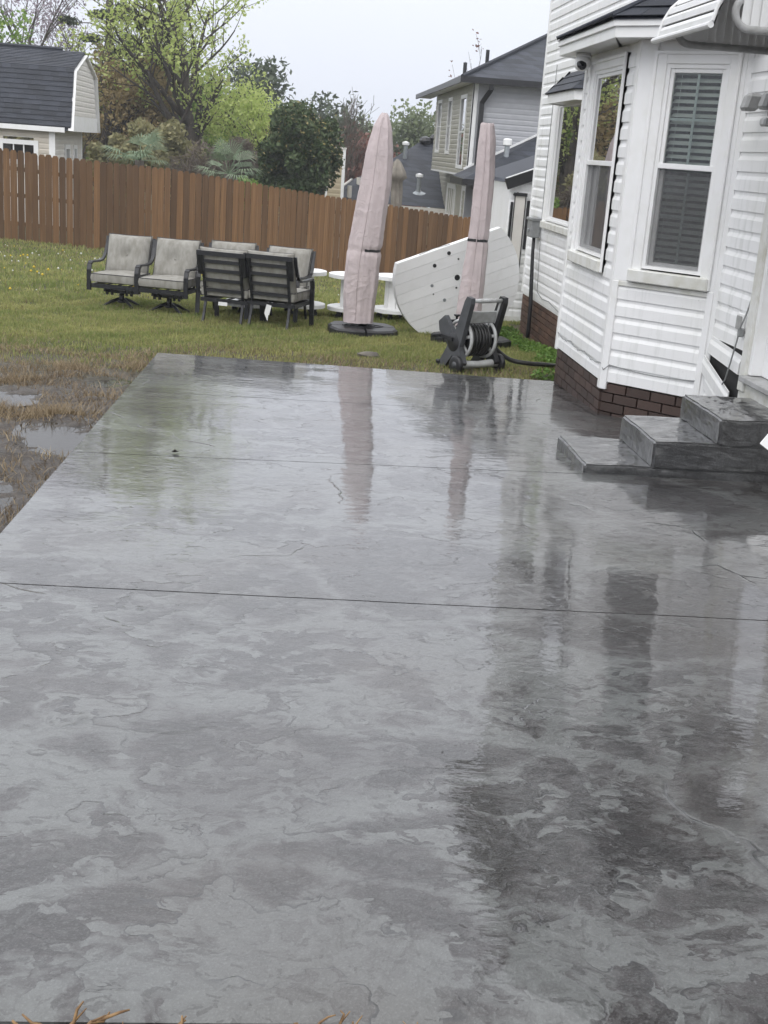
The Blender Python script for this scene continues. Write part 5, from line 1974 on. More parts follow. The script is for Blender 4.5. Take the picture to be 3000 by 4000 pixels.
# ------------------------------------------------------------------ dark-roofed house in the middle distance
mh = thing('distant_house', 'low house with a wide dark shingle roof between the two covered umbrellas', 'house', (4, 46, -3))
MYF, MYR = 45.0, 50.0
zf_, zr_ = -.42, 1.95
MB().add([(3.0, MYF, zf_ + .06), (7.5, MYF, zf_ - .0), (8.2, MYR, zr_ + .75), (5.1, MYR, zr_ + .05), (3.15, MYR - 2.2, .80)], [(0, 1, 2, 3, 4)]).build('roof_deck', SHINGLER, mh)
MB().box((2.95, MYF - .05, zf_ - .20), (7.5, MYF, zf_ + .03), lambda x, y, z: (x, y, z - (x - 3) * .012)).build('fascia', CREAMS, mh)
MB().box((3.2, MYF + .3, -4), (7.6, MYF + .4, zf_ - .1)).build('wall', YELLS, mh)
MB().add([(1.15, 44.6, -.40), (3.4, 44.6, -.62), (3.9, 48.5, 1.05), (2.2, 47.5, .32)], [(0, 1, 2, 3)]).build('wing_roof', SHINGLER, mh)
MB().box((1.15, 44.7, -4), (3.4, 44.8, -.55)).build('wing_wall', YELLS, mh)
MB().bar((1.12, 44.58, -.44), (2.22, 47.4, .30), .08, .16).build('rake_board', CREAMS, mh)
for x, y, z, h, cp in ((4.28, 48.6, 1.0, .72, True), (4.66, 46.2, .05, .55, True), (2.42, 46.3, .05, .40, False), (2.05, 45.2, -.25, .42, False)):
    g0 = MB().tube([(x, y, z - .2), (x, y, z + h)], .085, 10)
    g0.build('vent_pipe', GALV if cp else CREAMS, mh)
    if cp:
        MB().lathe([(.11, 0), (.14, .03), (.14, .12), (.02, .16)], 12, lambda a, b, c: (x + a, y + b, z + h + c)).build('vent_cap', TRIM, mh)
MB().lathe([(.36, -.02), (.30, .03), (.1, .06), (.1, .12)], 14, lambda a, b, c: (4.66 + a, 46.2 + b, .08 + c * .6 + b * .3)).build('pipe_boot', GALV, mh)
for i in range(3):
    MB().lathe([(.02, .28), (.2, .22), (.26, .1), (.22, .0)], 8, lambda a, b, c: (5.15 + i * .42 + a, 49.7 + b, 1.86 + i * .12 + c)).build('ridge_ventilator', GUTTER, mh)
# tan chimney chase beside the holly
cc = thing('chimney_chase', 'narrow tan sided chimney chase with white corner trim beside the holly', 'chimney', (1.45, 44.4, -2))
wc_ = Wall((1.14, 44.3), (1.76, 44.3))
wc_.backing(cc, -4, 1.42, [], YELLS)
wc_.siding(cc, -.8, 1.38, [], YELLS, .18, u0=.06, u1=.55)
wc_.post(cc, .0, .07, -4, 1.42, .03)
wc_.post(cc, .55, .66, -4, 1.42, .03)
MB().box((1.10, 44.25, 1.42), (1.82, 45.1, 1.48)).build('cap', CREAMS, cc)
MB().box((1.14, 44.36, -4), (1.80, 45.0, 1.42)).build('core', YELLS, cc)
# furled umbrella of the neighbours behind the fence
fu = thing('furled_umbrella', 'distant furled grey-beige patio umbrella showing above the fence', 'umbrella', (2.78, 33.5, -1.8))
GBE = M('grey_beige_canvas', (.24, .215, .18), (.18, .16, .135), 6, .8, .2, 60)
rows = []
for i, (z, r_) in enumerate(((1.28, .02), (1.2, .09), (.95, .20), (.80, .235), (.72, .13), (.4, .14), (0, .13), (-.4, .14), (-.7, .2), (-1.0, .22))):
    rows.append([(2.78 + (z - .5) * -.03 + r_ * (1 + .25 * math.sin(5 * t + i * .3)) * math.cos(t), 33.5 + r_ * (1 + .25 * math.sin(5 * t)) * math.sin(t), z) for t in np.linspace(0, 2 * math.pi, 30, endpoint=False)])
fix_normals(MB().grid(rows, True).build('canopy', GBE, fu, True))
MB().tube([(2.78, 33.5, -1.95), (2.78, 33.5, 1.25)], .025, 8).build('pole', BLACKM, fu)

# ------------------------------------------------------------------ vegetation
def fast_mesh(name, V, F, tint=None):
    """V (n,3), F (m,k) arrays"""
    me = bpy.data.meshes.new(name)
    V = np.ascontiguousarray(V, dtype=np.float32)
    F = np.ascontiguousarray(F, dtype=np.int32)
    m, k = F.shape
    me.vertices.add(len(V))
    me.vertices.foreach_set('co', V.ravel())
    me.loops.add(m * k)
    me.loops.foreach_set('vertex_index', F.ravel())
    me.polygons.add(m)
    me.polygons.foreach_set('loop_start', np.arange(0, m * k, k, dtype=np.int32))
    me.update(calc_edges=True)
    if tint is not None:
        tint_attr(me, tint)
    return me


def vnoise(x, y, seed=0.0):
    return (np.sin(x * 1.7 + seed) * np.cos(y * 1.3 - seed * 2) + np.sin(x * 3.9 - y * 2.7 + seed * 3) * .6 + np.sin(x * .8 + y * 5.3 + seed) * .45 + np.sin(x * 9.1 + y * 7.7 + seed * 5) * .3) / 2.35


def blades(n, xr, yr, hmin, hmax, w, keep, lean=.5, seed=0):
    r = np.random.default_rng(seed)
    x = r.uniform(*xr, n)
    y = r.uniform(*yr, n)
    k = keep(x, y, r)
    x, y = x[k], y[k]
    n = len(x)
    # size of a clump follows the distance a little, so far blades still read
    cl_ = np.clip(.5 + .55 * vnoise(x * 2.3, y * 2.3, 3) + .45 * vnoise(x * 6.1, y * 5.3, 8), 0, 1.3)
    h = r.uniform(hmin, hmax, n) * (.55 + .85 * cl_)
    a = r.uniform(0, 2 * np.pi, n)
    la = r.uniform(0, 2 * np.pi, n)
    ll = r.uniform(0, lean, n) * h
    z = terr(x, y) - .004
    ww = w * r.uniform(.6, 1.3, n) * (1 + np.clip(y - 14, 0, 20) * .05)
    dx, dy = np.cos(a) * ww / 2, np.sin(a) * ww / 2
    lx, ly = np.cos(la) * ll, np.sin(la) * ll
    V = np.empty((n, 5, 3))
    V[:, 0] = np.stack([x - dx, y - dy, z], 1)
    V[:, 1] = np.stack([x + dx, y + dy, z], 1)
    V[:, 2] = np.stack([x + dx * .8 + lx * .35, y + dy * .8 + ly * .35, z + h * .6], 1)
    V[:, 3] = np.stack([x - dx * .8 + lx * .35, y - dy * .8 + ly * .35, z + h * .6], 1)
    V[:, 4] = np.stack([x + lx, y + ly, z + h], 1)
    b = np.arange(n)[:, None] * 5
    F = np.concatenate([b + np.array([[0, 1, 2]]), b + np.array([[0, 2, 3]]), b + np.array([[3, 2, 4]])], 1).reshape(-1, 3)
    t = np.clip(.45 + .45 * vnoise(x * 1.1, y * 1.1, 2) + .25 * vnoise(x * 4.1, y * 3.1, 6) - .35 * (cl_ - .5) + r.normal(0, .25, n), 0, 1)
    return V.reshape(-1, 3), F, np.repeat(t, 3)


def off_patio(x, y):
    edge = joints[4][0] + (joints[4][1] - joints[4][0]) * (x - XL) / (2.46 - XL)
    on = (x > XL - .015) & (y < edge + .015) & (y > 1.8)
    on |= (x > 2.45) & (y < 11.5)
    on |= (x > 3.12) & (y < 17)
    return ~on


def not_puddle(x, y, lim=.92):
    k = np.ones(len(x), bool)
    for cx, cy, rx, ry in PUD:
        k &= np.hypot((x - cx) / rx, (y - cy) / ry) + .18 * np.sin(x * 9 + y * 4) + .12 * np.sin(y * 13 - x * 5) > lim
    return k


def fence_y(x):
    return FA.y + (FB.y - FA.y) * (x - FA.x) / (FB.x - FA.x)


def greenness(x, y):
    """0 bare straw by the patio, 1 green lawn further out"""
    g = sm(10.7, 13.0, y + .9 * vnoise(x, y, 5)) * .75 + .25 * sm(9.5, 11.5, y)
    return np.clip(g + .35 * sm(-1.0, -2.6, x) * sm(11.5, 13.5, y) - .10 * (vnoise(x * .7, y * .7, 9) > .15), 0, 1)


def keep_g(x, y, r):
    v = (np.abs(x - .1 * y * 0) < 1e9) & off_patio(x, y) & not_puddle(x, y) & (y < fence_y(x) - .02)
    fr = (x > -.36 * y - .4) & (x < .26 * y + .6)
    return v & fr & (r.uniform(0, 1, len(x)) < greenness(x, y) * (1 - .55 * sm(18, 27, y)))


def keep_s(x, y, r):
    v = off_patio(x, y) & not_puddle(x, y, .80) & (y < fence_y(x) - .02)
    fr = (x > -.36 * y - .4) & (x < .26 * y + .6)
    mud = np.clip(.5 + .9 * vnoise(x * 1.6, y * 1.9, 4), .12, 1)
    mud = np.where((x < -1.1) & (y < 11), mud, 1.0)
    return v & fr & (r.uniform(0, 1, len(x)) < (1.02 - .66 * greenness(x, y)) * mud * np.clip(.75 + .6 * vnoise(x * .9, y * .9, 7), .25, 1))


GRASS = leafmat('grass_blade', (.185, .235, .070), (.42, .405, .16), .35)
STRAW = leafmat('dry_grass_blade', (.36, .285, .18), (.15, .105, .065), .2)
parts = [blades(260000, (-6.5, 4.6), (10.4, 17.5), .025, .060, .007, keep_g, .9, 1), blades(170000, (-10, 8), (17.5, 32), .04, .085, .012, keep_g, .8, 2)]
o = 0
Vs, Fs, Ts_ = [], [], []
for V, F, t in parts:
    Vs.append(V)
    Fs.append(F + o)
    Ts_.append(t)
    o += len(V)
gr = link('grass', fast_mesh('grass', np.concatenate(Vs), np.concatenate(Fs), np.concatenate(Ts_)), GRASS)
tag(gr, 'green lawn grass behind the patio', 'grass', None, 'stuff')
parts = [blades(75000, (-5.0, -1.1), (3.6, 11.4), .02, .065, .005, keep_s, 1.9, 3), blades(150000, (-6, 4.2), (10.5, 16.5), .02, .05, .006, keep_s, 1.6, 4), blades(60000, (-9, 7), (16.5, 31), .03, .06, .010, keep_s, 1.4, 5)]
# taller tufts of dead grass in the mud
r_ = np.random.default_rng(21)
tx, ty = [], []
for cx, cy, n in ((-1.62, 8.05, 500), (-1.95, 8.15, 420), (-1.45, 8.2, 260), (-1.9, 6.55, 420), (-1.65, 6.35, 300), (-1.52, 4.9, 300), (-2.6, 9.6, 500), (-2.1, 9.6, 400), (-1.8, 10.3, 420), (-1.32, 10.6, 300)):
    tx.append(r_.normal(cx, .11, n))
    ty.append(r_.normal(cy, .10, n))
tx, ty = np.concatenate(tx), np.concatenate(ty)
kk = tx < XL - .02
tx, ty = tx[kk], ty[kk]


def tufts(x, y, r):
    n = len(x)
    h = r.uniform(.04, .10, n)
    a, la = r.uniform(0, 6.283, n), r.uniform(0, 6.283, n)
    ll = r.uniform(.3, 1.3, n) * h
    z = terr(x, y)
    dx, dy = np.cos(a) * .003, np.sin(a) * .003
    V = np.empty((n, 3, 3))
    V[:, 0] = np.stack([x - dx, y - dy, z], 1)
    V[:, 1] = np.stack([x + dx, y + dy, z], 1)
    V[:, 2] = np.stack([np.minimum(x + np.cos(la) * ll, XL - .005), y + np.sin(la) * ll, z + h], 1)
    return V.reshape(-1, 3), np.arange(n * 3).reshape(-1, 3), r.uniform(0, .8, n)


parts.append(tufts(tx, ty, r_))
o = 0
Vs, Fs, Ts_ = [], [], []
for V, F, t in parts:
    Vs.append(V)
    Fs.append(F + o)
    Ts_.append(t)
    o += len(V)
sr = link('dry_grass', fast_mesh('dry_grass', np.concatenate(Vs), np.concatenate(Fs), np.concatenate(Ts_)), STRAW)
tag(sr, 'brown dead grass and straw around the patio edge', 'dry grass', None, 'stuff')

# weeds along the wall foot
def leaf_cloud(name, centers, n, rad, size, seed, flat=1.0, asp=.55):
    r = np.random.default_rng(seed)
    c = np.asarray(centers, float)
    k = r.integers(0, len(c), n)
    d = r.normal(0, 1, (n, 3))
    d /= np.linalg.norm(d, axis=1)[:, None]
    rr = np.asarray(rad)[k] if np.ndim(rad) else np.full(n, rad)
    p = c[k] + d * (rr * r.uniform(.25, 1, n) ** .45)[:, None] * np.array([1, 1, flat])
    s = size * r.uniform(.6, 1.5, n)
    a = r.normal(0, 1, (n, 3))
    a /= np.linalg.norm(a, axis=1)[:, None]
    b = np.cross(a, r.normal(0, 1, (n, 3)))
    b /= np.linalg.norm(b, axis=1)[:, None] + 1e-9
    V = np.empty((n, 4, 3))
    V[:, 0] = p - a * s[:, None]
    V[:, 1] = p + b * s[:, None] * asp
    V[:, 2] = p + a * s[:, None]
    V[:, 3] = p - b * s[:, None] * asp
    F = np.arange(n * 4).reshape(-1, 4)
    t = np.clip(.5 + d[:, 2] * .1 + r.normal(0, .28, n), 0, 1)
    return V.reshape(-1, 3), F, t


WEED = leafmat('weed_leaf', (.08, .17, .03), (.19, .30, .07), .3)
ws_ = [(3.0 + random.uniform(-.22, .05), y, G(3.0, y) + .03) for y in np.linspace(11.6, 16.2, 26)] + [(2.5, 11.3, G(2.5, 11.3) + .03), (2.75, 12.4, G(2.75, 12.4) + .03)]
V, F, t = leaf_cloud('weeds', ws_, 5000, .15, .022, 31, .45)
wz = terr(V[:, 0], V[:, 1])
V[:, 2] = np.maximum(V[:, 2], wz)
tag(link('weeds', fast_mesh('weeds', V, F, t), WEED), 'low green weeds along the foot of the far wall', 'weeds', None, 'stuff')

# dandelion heads in the far left lawn
DW = leafmat('dandelion_head', (.75, .75, .70), (.75, .55, .06), .2)
r2 = np.random.default_rng(5)
pts_ = []
while len(pts_) < 120:
    y = r2.uniform(17.2, 26)
    x = r2.uniform(-.30 * y, -.16 * y) if r2.random() < .75 else r2.uniform(-.16 * y, .08 * y)
    if y < fence_y(x) - .3:
        pts_ += [(x + r2.normal(0, .12), y + r2.normal(0, .15)) for _ in range(r2.integers(1, 4))]
V_, F_, T_ = [], [], []
o = 0
for x, y in pts_:
    z = G(x, y)
    rr = r2.uniform(.010, .026)
    hgt = r2.uniform(.06, .14)
    c0 = np.array([x, y, z + hgt])
    vs = np.array([[1, 0, 0], [0, 1, 0], [-1, 0, 0], [0, -1, 0], [0, 0, 1], [0, 0, -1]]) * rr + c0
    V_.append(vs)
    fs = np.array([[0, 1, 4], [1, 2, 4], [2, 3, 4], [3, 0, 4], [1, 0, 5], [2, 1, 5], [3, 2, 5], [0, 3, 5]])
    F_.append(fs + o)
    T_.append(np.full(8, 0.0 if r2.random() < .6 else 1.0))
    o += 6
tag(link('dandelions', fast_mesh('dandelions', np.concatenate(V_), np.concatenate(F_), np.concatenate(T_)), DW), 'scattered white and yellow dandelion heads in the far lawn', 'dandelions', None, 'stuff')


# ------------------------------------------------------------------ trees
def branch_tree(base, height, r0, seed, spread=.55, levels=4, nb=(5, 4, 4), trunk_bare=.3, lean=(0, 0), upbias=.35, wig=.12):
    """returns tube paths [(points, radii)] and twig end points"""
    rr = random.Random(seed)
    paths, ends = [], []

    def grow(p, d, L, r, lev):
        n = 5
        pts, rad = [Vector(p)], [r]
        q = Vector(p)
        dd = Vector(d)
        for i in range(n):
            dd = (dd + Vector((rr.uniform(-wig, wig), rr.uniform(-wig, wig), rr.uniform(-wig * .4, wig)))).normalized()
            q = q + dd * (L / n)
            pts.append(q.copy())
            rad.append(r * (1 - .62 * (i + 1) / n))
        paths.append((pts, rad))
        if lev >= levels - 1:
            ends.extend([pts[2].copy(), pts[3].copy(), pts[4].copy(), pts[5].copy()])
            return
        if lev >= 1:
            ends.append(pts[-1].copy())
        k = nb[min(lev, len(nb) - 1)]
        for j in range(k):
            f = (trunk_bare if lev == 0 else .25) + (1 - (trunk_bare if lev == 0 else .25)) * (j + rr.random()) / k
            f = min(f, .98)
            i = int(f * n)
            t = f * n - i
            s = pts[i].lerp(pts[i + 1], t)
            az = rr.uniform(0, 6.283)
            side = dd.orthogonal().normalized()
            side = Matrix.Rotation(az, 3, dd) @ side
            nd = (dd * (1 - spread) + side * spread + Vector((0, 0, upbias * rr.random()))).normalized()
            grow(s, nd, L * rr.uniform(.42, .68) * (1.0 if lev else 1.1 - .35 * f), rad[i] * rr.uniform(.5, .7), lev + 1)

    d0 = Vector((lean[0], lean[1], 1)).normalized()
    grow(Vector(base), d0, height, r0, 0)
    return paths, ends


def tree(name, label, cat, base, height, r0, seed, leaf, bark=BARK, nleaf=9000, lsize=.10, lrad=.5, group=None, **kw):
    t = thing(name, label, cat, base, 0, group)
    paths, ends = branch_tree(base, height, r0, seed, **kw)
    tr = MB()
    pts, rad = paths[0]
    tr.tube(pts, [max(x, .006) for x in rad], 8, cap=True)
    tr.build('trunk', bark, t, True)
    lb = MB()
    for pts, rad in paths[1:]:
        lb.tube(pts, [max(x, .008) for x in rad], 5 if rad[0] > .05 else 4, cap=False)
    if lb.f:
        lb.build('branches', bark, t, True)
    if leaf is not None and nleaf:
        V, F, tt_ = leaf_cloud('crown', [tuple(e) for e in ends], nleaf, lrad, lsize, seed)
        V = V - np.array(WL[t.name])
        link('crown', fast_mesh('crown', V, F, tt_), leaf, t)
    return t


LYEL = leafmat('spring_leaf', (.40, .52, .13), (.62, .67, .27), .5)
LGRN = leafmat('fresh_green_leaf', (.14, .26, .05), (.30, .42, .10), .45)
LOLV = leafmat('hazed_olive_leaf', (.24, .24, .115), (.38, .345, .19), .4)  # olive made paler, with the distance haze put into the leaf colour
LTAN = leafmat('tan_bud_leaf', (.30, .235, .11), (.44, .34, .18), .4)
LHOL = leafmat('dark_evergreen_leaf', (.030, .062, .022), (.095, .125, .052), .15)
LGOLD = leafmat('golden_edge_leaf', (.24, .22, .08), (.30, .24, .10), .2)
LPIN = leafmat('pine_needle', (.055, .080, .045), (.11, .135, .08), .2)
LRED = leafmat('red_bud_leaf', (.16, .070, .055), (.24, .13, .10), .3)
LBRO = leafmat('brown_thicket_twig', (.125, .105, .085), (.20, .165, .135), .25)
LPUR = leafmat('mauve_blossom', (.36, .29, .36), (.48, .42, .47), .3)
LFAR = leafmat('far_green_leaf', (.14, .18, .09), (.24, .28, .15), .35)

BT = 'spring trees beyond the fence'
tree('maple_tree', 'tall open tree with yellow-green spring leaves and a dark forked trunk', 'tree', (-3.55, 45.5, -1.8), 7.2, .28, 12, LYEL, nleaf=7500, lsize=.065, lrad=.24, spread=.55, levels=4, nb=(11, 6, 4), trunk_bare=.24, upbias=.3)
tree('leaning_tree', 'leaning tree with fresh green leaves between the pine and the tall open tree', 'tree', (-5.0, 47.5, -1.8), 5.6, .22, 33, LYEL, nleaf=4500, lsize=.065, lrad=.26, spread=.55, levels=4, nb=(9, 5, 4), trunk_bare=.3, lean=(-.16, 0), upbias=.3)
tree('low_maple_tree', 'low bright yellow-green tree between the tall open tree and the holly', 'tree', (-1.75, 47, -1.9), 3.6, .15, 5, LYEL, nleaf=9000, lsize=.06, lrad=.55, spread=.62, levels=4, nb=(8, 5, 3), trunk_bare=.2)
tree('olive_tree', 'hazy olive tree filling the gap right of the dark-roofed shed', 'tree', (-6.2, 49, -2), 4.5, .2, 8, LOLV, nleaf=11000, lsize=.08, lrad=.5, spread=.6, levels=4, nb=(9, 5, 3), trunk_bare=.2)
tree('bud_tree', 'tan budding tree just behind the gable of the shed', 'tree', (-7.2, 46, -2), 4.6, .18, 15, LTAN, nleaf=9000, lsize=.07, lrad=.45, spread=.6, levels=4, nb=(8, 5, 3), trunk_bare=.15)
tree('green_corner_tree', 'fresh green tree in the top left corner above the shed roof', 'tree', (-12.6, 44, -1.8), 6.6, .24, 40, LGRN, nleaf=10000, lsize=.08, lrad=.4, spread=.6, levels=4, nb=(9, 5, 4), trunk_bare=.25)
tree('blossom_tree', 'pale twiggy tree with mauve blossom behind the shed ridge', 'tree', (-9.3, 50, -2), 6.8, .15, 44, LPUR, BARKP, nleaf=4000, lsize=.055, lrad=.45, spread=.5, levels=4, nb=(9, 6, 4), trunk_bare=.2)
tree('green_tree', 'rounded mid-green tree low behind the leaning tree', 'tree', (-5.0, 52, -2.2), 4.3, .2, 61, LGRN, nleaf=16000, lsize=.085, lrad=.85, spread=.6, levels=4, nb=(9, 5, 3), trunk_bare=.15)
# pine: tall bare trunk with flat clumps
pn = thing('pine_tree', 'tall straight pine trunk with dark needle clumps at the top of the picture', 'tree', (-7.0, 48.0, -2))
MB().tube([(-7.0, 48, -2), (-7.02, 48, 4), (-6.95, 48, 7), (-6.9, 48, 8.3)], [.17, .15, .12, .06], 10).build('trunk', BARKP, pn, True)
pb, pe = MB(), []
r3 = random.Random(4)
for i in range(22):
    z = 3.6 + i * .21
    a = r3.uniform(0, 6.28)
    L_ = r3.uniform(.7, 1.9)
    e = Vector((-7 + L_ * math.cos(a), 48 + L_ * math.sin(a), z + r3.uniform(-.1, .35)))
    pb.tube([(-7, 48, z - .1), tuple(Vector((-7, 48, z)).lerp(e, .5) + Vector((0, 0, .08))), tuple(e)], [.035, .022, .01], 5)
    for q in range(3):
        pe.append(tuple(Vector((-7, 48, z)).lerp(e, r3.uniform(.6, 1.1)) + Vector((r3.uniform(-.2, .2), r3.uniform(-.2, .2), .05))))
pb.build('branches', BARKP, pn, True)
V, F, t = leaf_cloud('crown', pe, 9000, .30, .06, 9, .5)
link('crown', fast_mesh('crown', V - np.array(WL[pn.name]), F, t), LPIN, pn)
# dark rounded holly behind the fence
hl_ = thing('holly_tree', 'dense dark rounded evergreen with a notched leafy outline behind the fence', 'tree', (.1, 38.5, -2.0))
MB().tube([(.1, 38.5, -2.2), (.1, 38.5, .3), (.15, 38.5, 1.6)], [.14, .11, .05], 8).build('trunk', BARK, hl_, True)
cs_, rs_ = [], []
r4 = np.random.default_rng(3)
for i in range(90):
    d = r4.normal(0, 1, 3)
    d /= np.linalg.norm(d)
    f = r4.uniform(.45, .92)
    wid = 1.30
    cs_.append((.12 + d[0] * wid * f, 38.5 + d[1] * wid * f, 1.12 + d[2] * 1.85 * f))
    rs_.append(r4.uniform(.30, .48))
V, F, t = leaf_cloud('crown', cs_, 24000, np.array(rs_), .065, 77)
link('crown', fast_mesh('crown', V - np.array(WL[hl_.name]), F, t), LHOL, hl_)
V, F, t = leaf_cloud('new_growth', [c for c in cs_ if c[2] > 1.0], 1800, .5, .04, 78)
link('new_growth', fast_mesh('new_growth', V - np.array(WL[hl_.name]), F, t), LGOLD, hl_)
tree('bare_tree', 'bare grey twiggy tree standing behind the dark evergreen', 'tree', (1.75, 47, -2.2), 3.3, .07, 71, None, BARKP, nleaf=0, spread=.42, levels=5, nb=(9, 5, 4, 3), trunk_bare=.25, upbias=.5)
tree('red_tree', 'reddish budding tree behind the chimney chase and the covered umbrella', 'tree', (2.9, 60, -3.2), 3.3, .13, 81, LRED, BARKP, nleaf=5000, lsize=.13, lrad=.65, spread=.6, levels=4, nb=(8, 5, 3), trunk_bare=.15)
tree('red_bud_tree', 'low reddish tree over the ridge of the dark-roofed distant house', 'tree', (4.9, 62, -3.2), 2.9, .12, 82, LRED, BARKP, nleaf=3500, lsize=.13, lrad=.6, spread=.6, levels=4, nb=(8, 5, 3), trunk_bare=.15)
tree('twig_tree', 'bare twigs with buds rising behind the hip roof of the grey house', 'tree', (8.6, 58, -2), 5.2, .09, 83, LRED, BARKP, nleaf=500, lsize=.07, lrad=.3, spread=.4, levels=4, nb=(8, 5, 3), trunk_bare=.3, upbias=.5)
# brown thicket behind the fence and low shrubs
def shrub(name, label, c, rx, rz, n, mat, size, seed, group=None, asp=.55):
    t = thing(name, label, 'shrub', (c[0], c[1], c[2] - rz), 0, group)
    r = np.random.default_rng(seed)
    cs, rs = [], []
    for i in range(26):
        d = r.normal(0, 1, 3)
        d /= np.linalg.norm(d)
        f = r.uniform(.2, .85)
        cs.append((c[0] + d[0] * rx * f, c[1] + d[1] * rx * .5 * f, c[2] + d[2] * rz * f))
        rs.append(rx * r.uniform(.22, .42))
    V, F, tt_ = leaf_cloud('crown', cs, n, np.array(rs), size, seed, 1.0, asp)
    link('crown', fast_mesh('crown', V - np.array(WL[t.name]), F, tt_), mat, t)
    st_ = MB()
    for i in range(7):
        a = r.uniform(0, 6.28)
        e = (c[0] + rx * .7 * math.cos(a), c[1] + rx * .3 * math.sin(a), c[2] + rz * r.uniform(.0, .8))
        st_.tube([(c[0], c[1], c[2] - rz * 1.6), ((c[0] + e[0]) / 2, (c[1] + e[1]) / 2, c[2] - rz * .3), e], [.03, .022, .008], 4)
    st_.build('stems', BARK, t)
    return t


shrub('brown_thicket', 'leafless brown thicket above the fence between the two palmettos', (-2.75, 38, .10), 1.15, 1.0, 7000, LBRO, .20, 1, None, .06)
shrub('dark_thicket', 'dim brown-green thicket beside the shed wall', (-5.3, 41, .55), 1.3, 1.35, 6000, LOLV, .08, 2)
shrub('thicket', 'dull olive thicket behind the left palmetto', (-3.9, 43, .75), 1.25, 1.45, 6000, LOLV, .08, 3)
shrub('yellow_shrub', 'yellow-green shrub at the foot of the dark evergreen', (-1.25, 37, -.10), .6, .55, 3000, LGRN, .05, 4)
shrub('brown_shrub', 'brown twiggy shrub under the tall open tree', (-1.85, 42, .50), .95, 1.1, 6000, LBRO, .20, 6, None, .06)
# far wood: individually readable crowns across the gap
FG = 'far trees fading in the mist'
r5 = random.Random(9)
fx = [(-1.0, 64, 4.6, LFAR, 'misty green tree between the bright low tree and the evergreen'), (.9, 70, 4.4, LFAR, 'misty dark green crown left of the bare tree'), (2.2, 72, 4.7, LPIN, 'misty grey-green crown over the chimney chase'), (3.9, 74, 4.3, LPIN, 'dark misty crown directly right of the wider covered umbrella'), (5.3, 78, 4.4, LFAR, 'pale misty crown above the flue of the distant house'), (6.6, 76, 5.2, LFAR, 'pale open misty crown against the grey house wall'), (-8.5, 60, 5.0, LOLV, 'misty olive crown behind the shed'), (-4, 62, 5.4, LOLV, 'misty olive crown behind the tall trees'), (-2.4, 66, 6.0, LPIN, 'misty pine crown right of the tall open tree'), (-12, 58, 5.0, LOLV, 'misty olive crown at the picture edge over the shed')]
for i, (x, y, h, lm, lab) in enumerate(fx):
    tree('far_tree', lab, 'tree', (x, y, -3.4), h, .16, 200 + i, lm, nleaf=6500, lsize=.14, lrad=.85, group=FG, spread=.6, levels=3, nb=(11, 6), trunk_bare=.2)


# palmettos
PALM = leafmat('palmetto_leaf', (.15, .22, .13), (.30, .37, .25), .25)


def palmetto(label, x, y, z, seed, s=1.0):
    t = thing('palmetto', label, 'palmetto', (x, y, z - 1.2), 0, 'palmettos behind the fence')
    r = random.Random(seed)
    MB().tube([(x, y, z - 2.2), (x, y, z - .25)], [.14, .11], 8).build('trunk', BARK, t, True)
    for i in range(17):
        az = i * 2.4 + r.uniform(-.3, .3)
        el = r.uniform(-.1, 1.25)
        L_ = r.uniform(.55, .9) * s
        d = Vector((math.cos(az) * math.cos(el), math.sin(az) * math.cos(el), math.sin(el)))
        side = d.cross(Vector((0, 0, 1))).normalized()
        upv = side.cross(d)
        o = Vector((x, y, z - .25))
        hub = o + d * L_ * .5
        f = MB()
        f.tube([o, hub], [.012, .008], 4)
        nl = 15
        for j in range(nl):
            a = R(-72 + 144 * j / (nl - 1))
            ld = d * math.cos(a) + side * math.sin(a)
            Ls = L_ * .62 * (1 - .25 * abs(a) / R(72))
            m1 = hub + ld * Ls * .6 + upv * .02
            e = hub + ld * Ls + Vector((0, 0, -.16 * Ls - r.uniform(0, .10)))
            wv = (ld.cross(upv)).normalized() * .013
            f.add([hub, m1 - wv, e, m1 + wv], [(0, 1, 2, 3)])
        ob = f.build('frond', PALM, t)
        tint_attr(ob.data, [r.uniform(.1, .9)] * len(ob.data.polygons))
    return t


palmetto('palmetto with drooping fronds nearest the shed', -3.80, 31.2, 1.08, 1, 1.25)
palmetto('palmetto with drooping fronds in front of the brown thicket', -1.66, 32.0, .88, 2, 1.25)

# ------------------------------------------------------------------ torn roots and clods at the near edge of the slab
def root_tuft(label, x, y, z, strands, seed, s=1.0):
    t = thing('root_tuft', label, 'roots', (x, y, z), 0, 'dry roots along the near patio edge')
    r = random.Random(seed)
    for dx, dy, dz in strands:
        p = Vector((x + r.uniform(-.008, .008), y, z))
        e = Vector((x + dx, y + dy, z + dz))
        pts = [p]
        for k_ in (.3, .55, .8):
            pts.append(p.lerp(e, k_) + Vector((r.uniform(-.007, .007), r.uniform(-.005, .005), r.uniform(-.003, .012))))
        pts.append(e)
        MB().tube(pts, [.0042 * s, .0036 * s, .0030 * s, .0024 * s, .0014 * s], 6).build('root', ROOT, t, True)
        if r.random() < .6:
            q = pts[2]
            MB().tube([q, q + Vector((r.uniform(-.03, .03), r.uniform(-.01, .02), r.uniform(.01, .03)))], [.0022 * s, .0010 * s], 5).build('rootlet', ROOT, t, True)
    return t


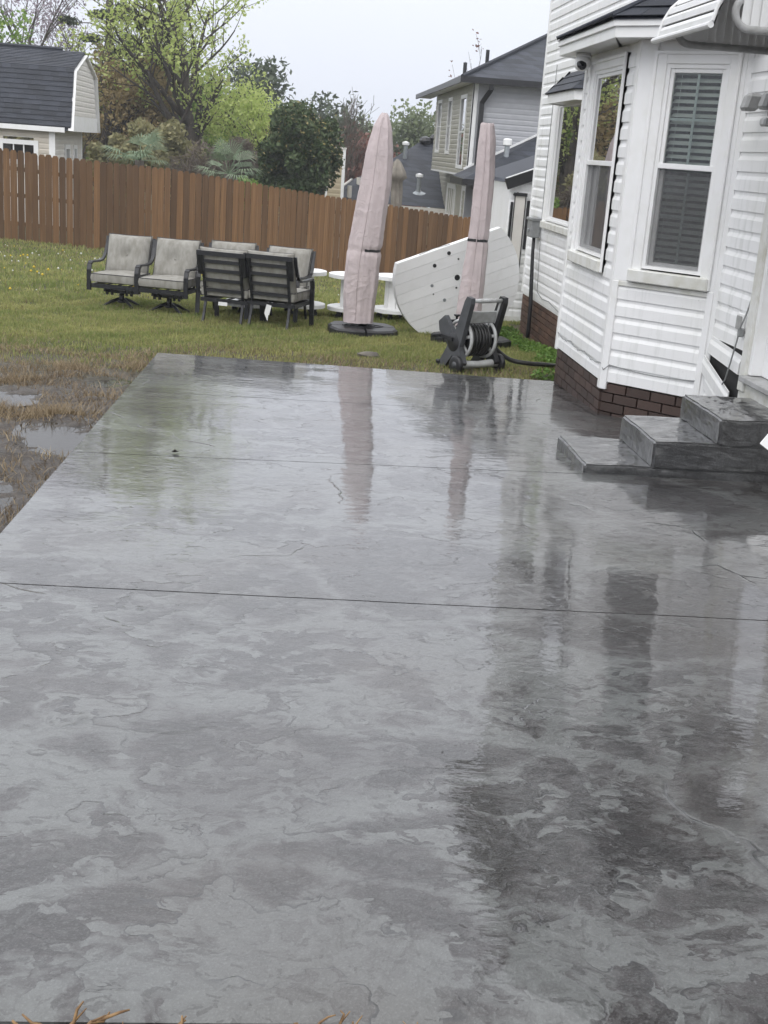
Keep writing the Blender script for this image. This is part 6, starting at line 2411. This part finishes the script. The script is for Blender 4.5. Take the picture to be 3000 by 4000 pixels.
NE = 1.80
zr = zs(1.85)
root_tuft('branching dry roots at the lower left patio edge', -.335, NE, zr - .02, [(-.075, .01, .055), (.075, .03, .045), (.03, .02, .075), (.11, .03, .05), (-.03, 0, .02), (.10, 0, .012)], 1, 1.15)
root_tuft('pale broken root stub at the extreme lower left', -.395, NE - .01, zr - .03, [(-.03, .01, .06), (-.055, .01, .045), (.02, .0, .03)], 2, 1.3)
root_tuft('short dry root standing left of the middle', -.145, NE, zr - .02, [(.015, .01, .055), (.022, .01, .045), (-.03, .01, .03)], 3, 1.1)
root_tuft('thin lone root right of the short roots', -.105, NE, zr - .02, [(.012, .01, .03), (.03, .0, .015)], 4, .8)
root_tuft('thin twig root near the middle of the patio edge', .10, NE, zr - .02, [(-.03, .01, .04), (.05, .01, .015), (.045, .015, .055)], 5, .8)
root_tuft('knotted roots with a tall rootlet near the middle', .165, NE, zr - .02, [(-.012, .015, .065), (.012, .01, .045), (.03, .0, .03), (-.03, 0, .02)], 6, .9)
root_tuft('single upright straw at the patio edge', .29, NE, zr - .02, [(.004, .005, .05)], 7, .7)
root_tuft('small hooked root at the patio edge', -.235, NE, zr - .02, [(.02, .0, .03), (-.01, 0, .012)], 8, .9)
cl = MB()
r6 = random.Random(12)
for i in range(240):
    x = r6.uniform(-.6, 1.1)
    y = r6.uniform(1.55, 1.82)
    s = r6.uniform(.006, .022)
    z = G(x, y) + s * .3 + .02 * (1 if r6.random() < .3 else 0)
    bm = bmesh.new()
    bmesh.ops.create_icosphere(bm, subdivisions=1, radius=1)
    cl.add([(x + v.co.x * s * r6.uniform(.7, 1.3), y + v.co.y * s, z + v.co.z * s * .7) for v in bm.verts], [[v.index for v in f.verts] for f in bm.faces])
    bm.free()
tag(cl.build('soil_clods', SOIL), 'dark wet soil clods along the near patio edge', 'soil', None, 'stuff')

# ------------------------------------------------------------------ damp air
HAZE = bpy.data.materials.new('damp_air')
HAZE.use_nodes = True
hn = HAZE.node_tree
hn.nodes.clear()
pv_ = hn.nodes.new('ShaderNodeVolumePrincipled')
pv_.inputs['Color'].default_value = (.93, .95, 1.0, 1)
pv_.inputs['Density'].default_value = .0014
pv_.inputs['Anisotropy'].default_value = .2
ho = hn.nodes.new('ShaderNodeOutputMaterial')
hn.links.new(pv_.outputs[0], ho.inputs['Volume'])
hz = MB().box((-78, -64, -9), (78, 128, 18)).build('haze', HAZE)
tag(hz, 'thin damp mist hanging over the whole yard', 'haze', None, 'stuff')
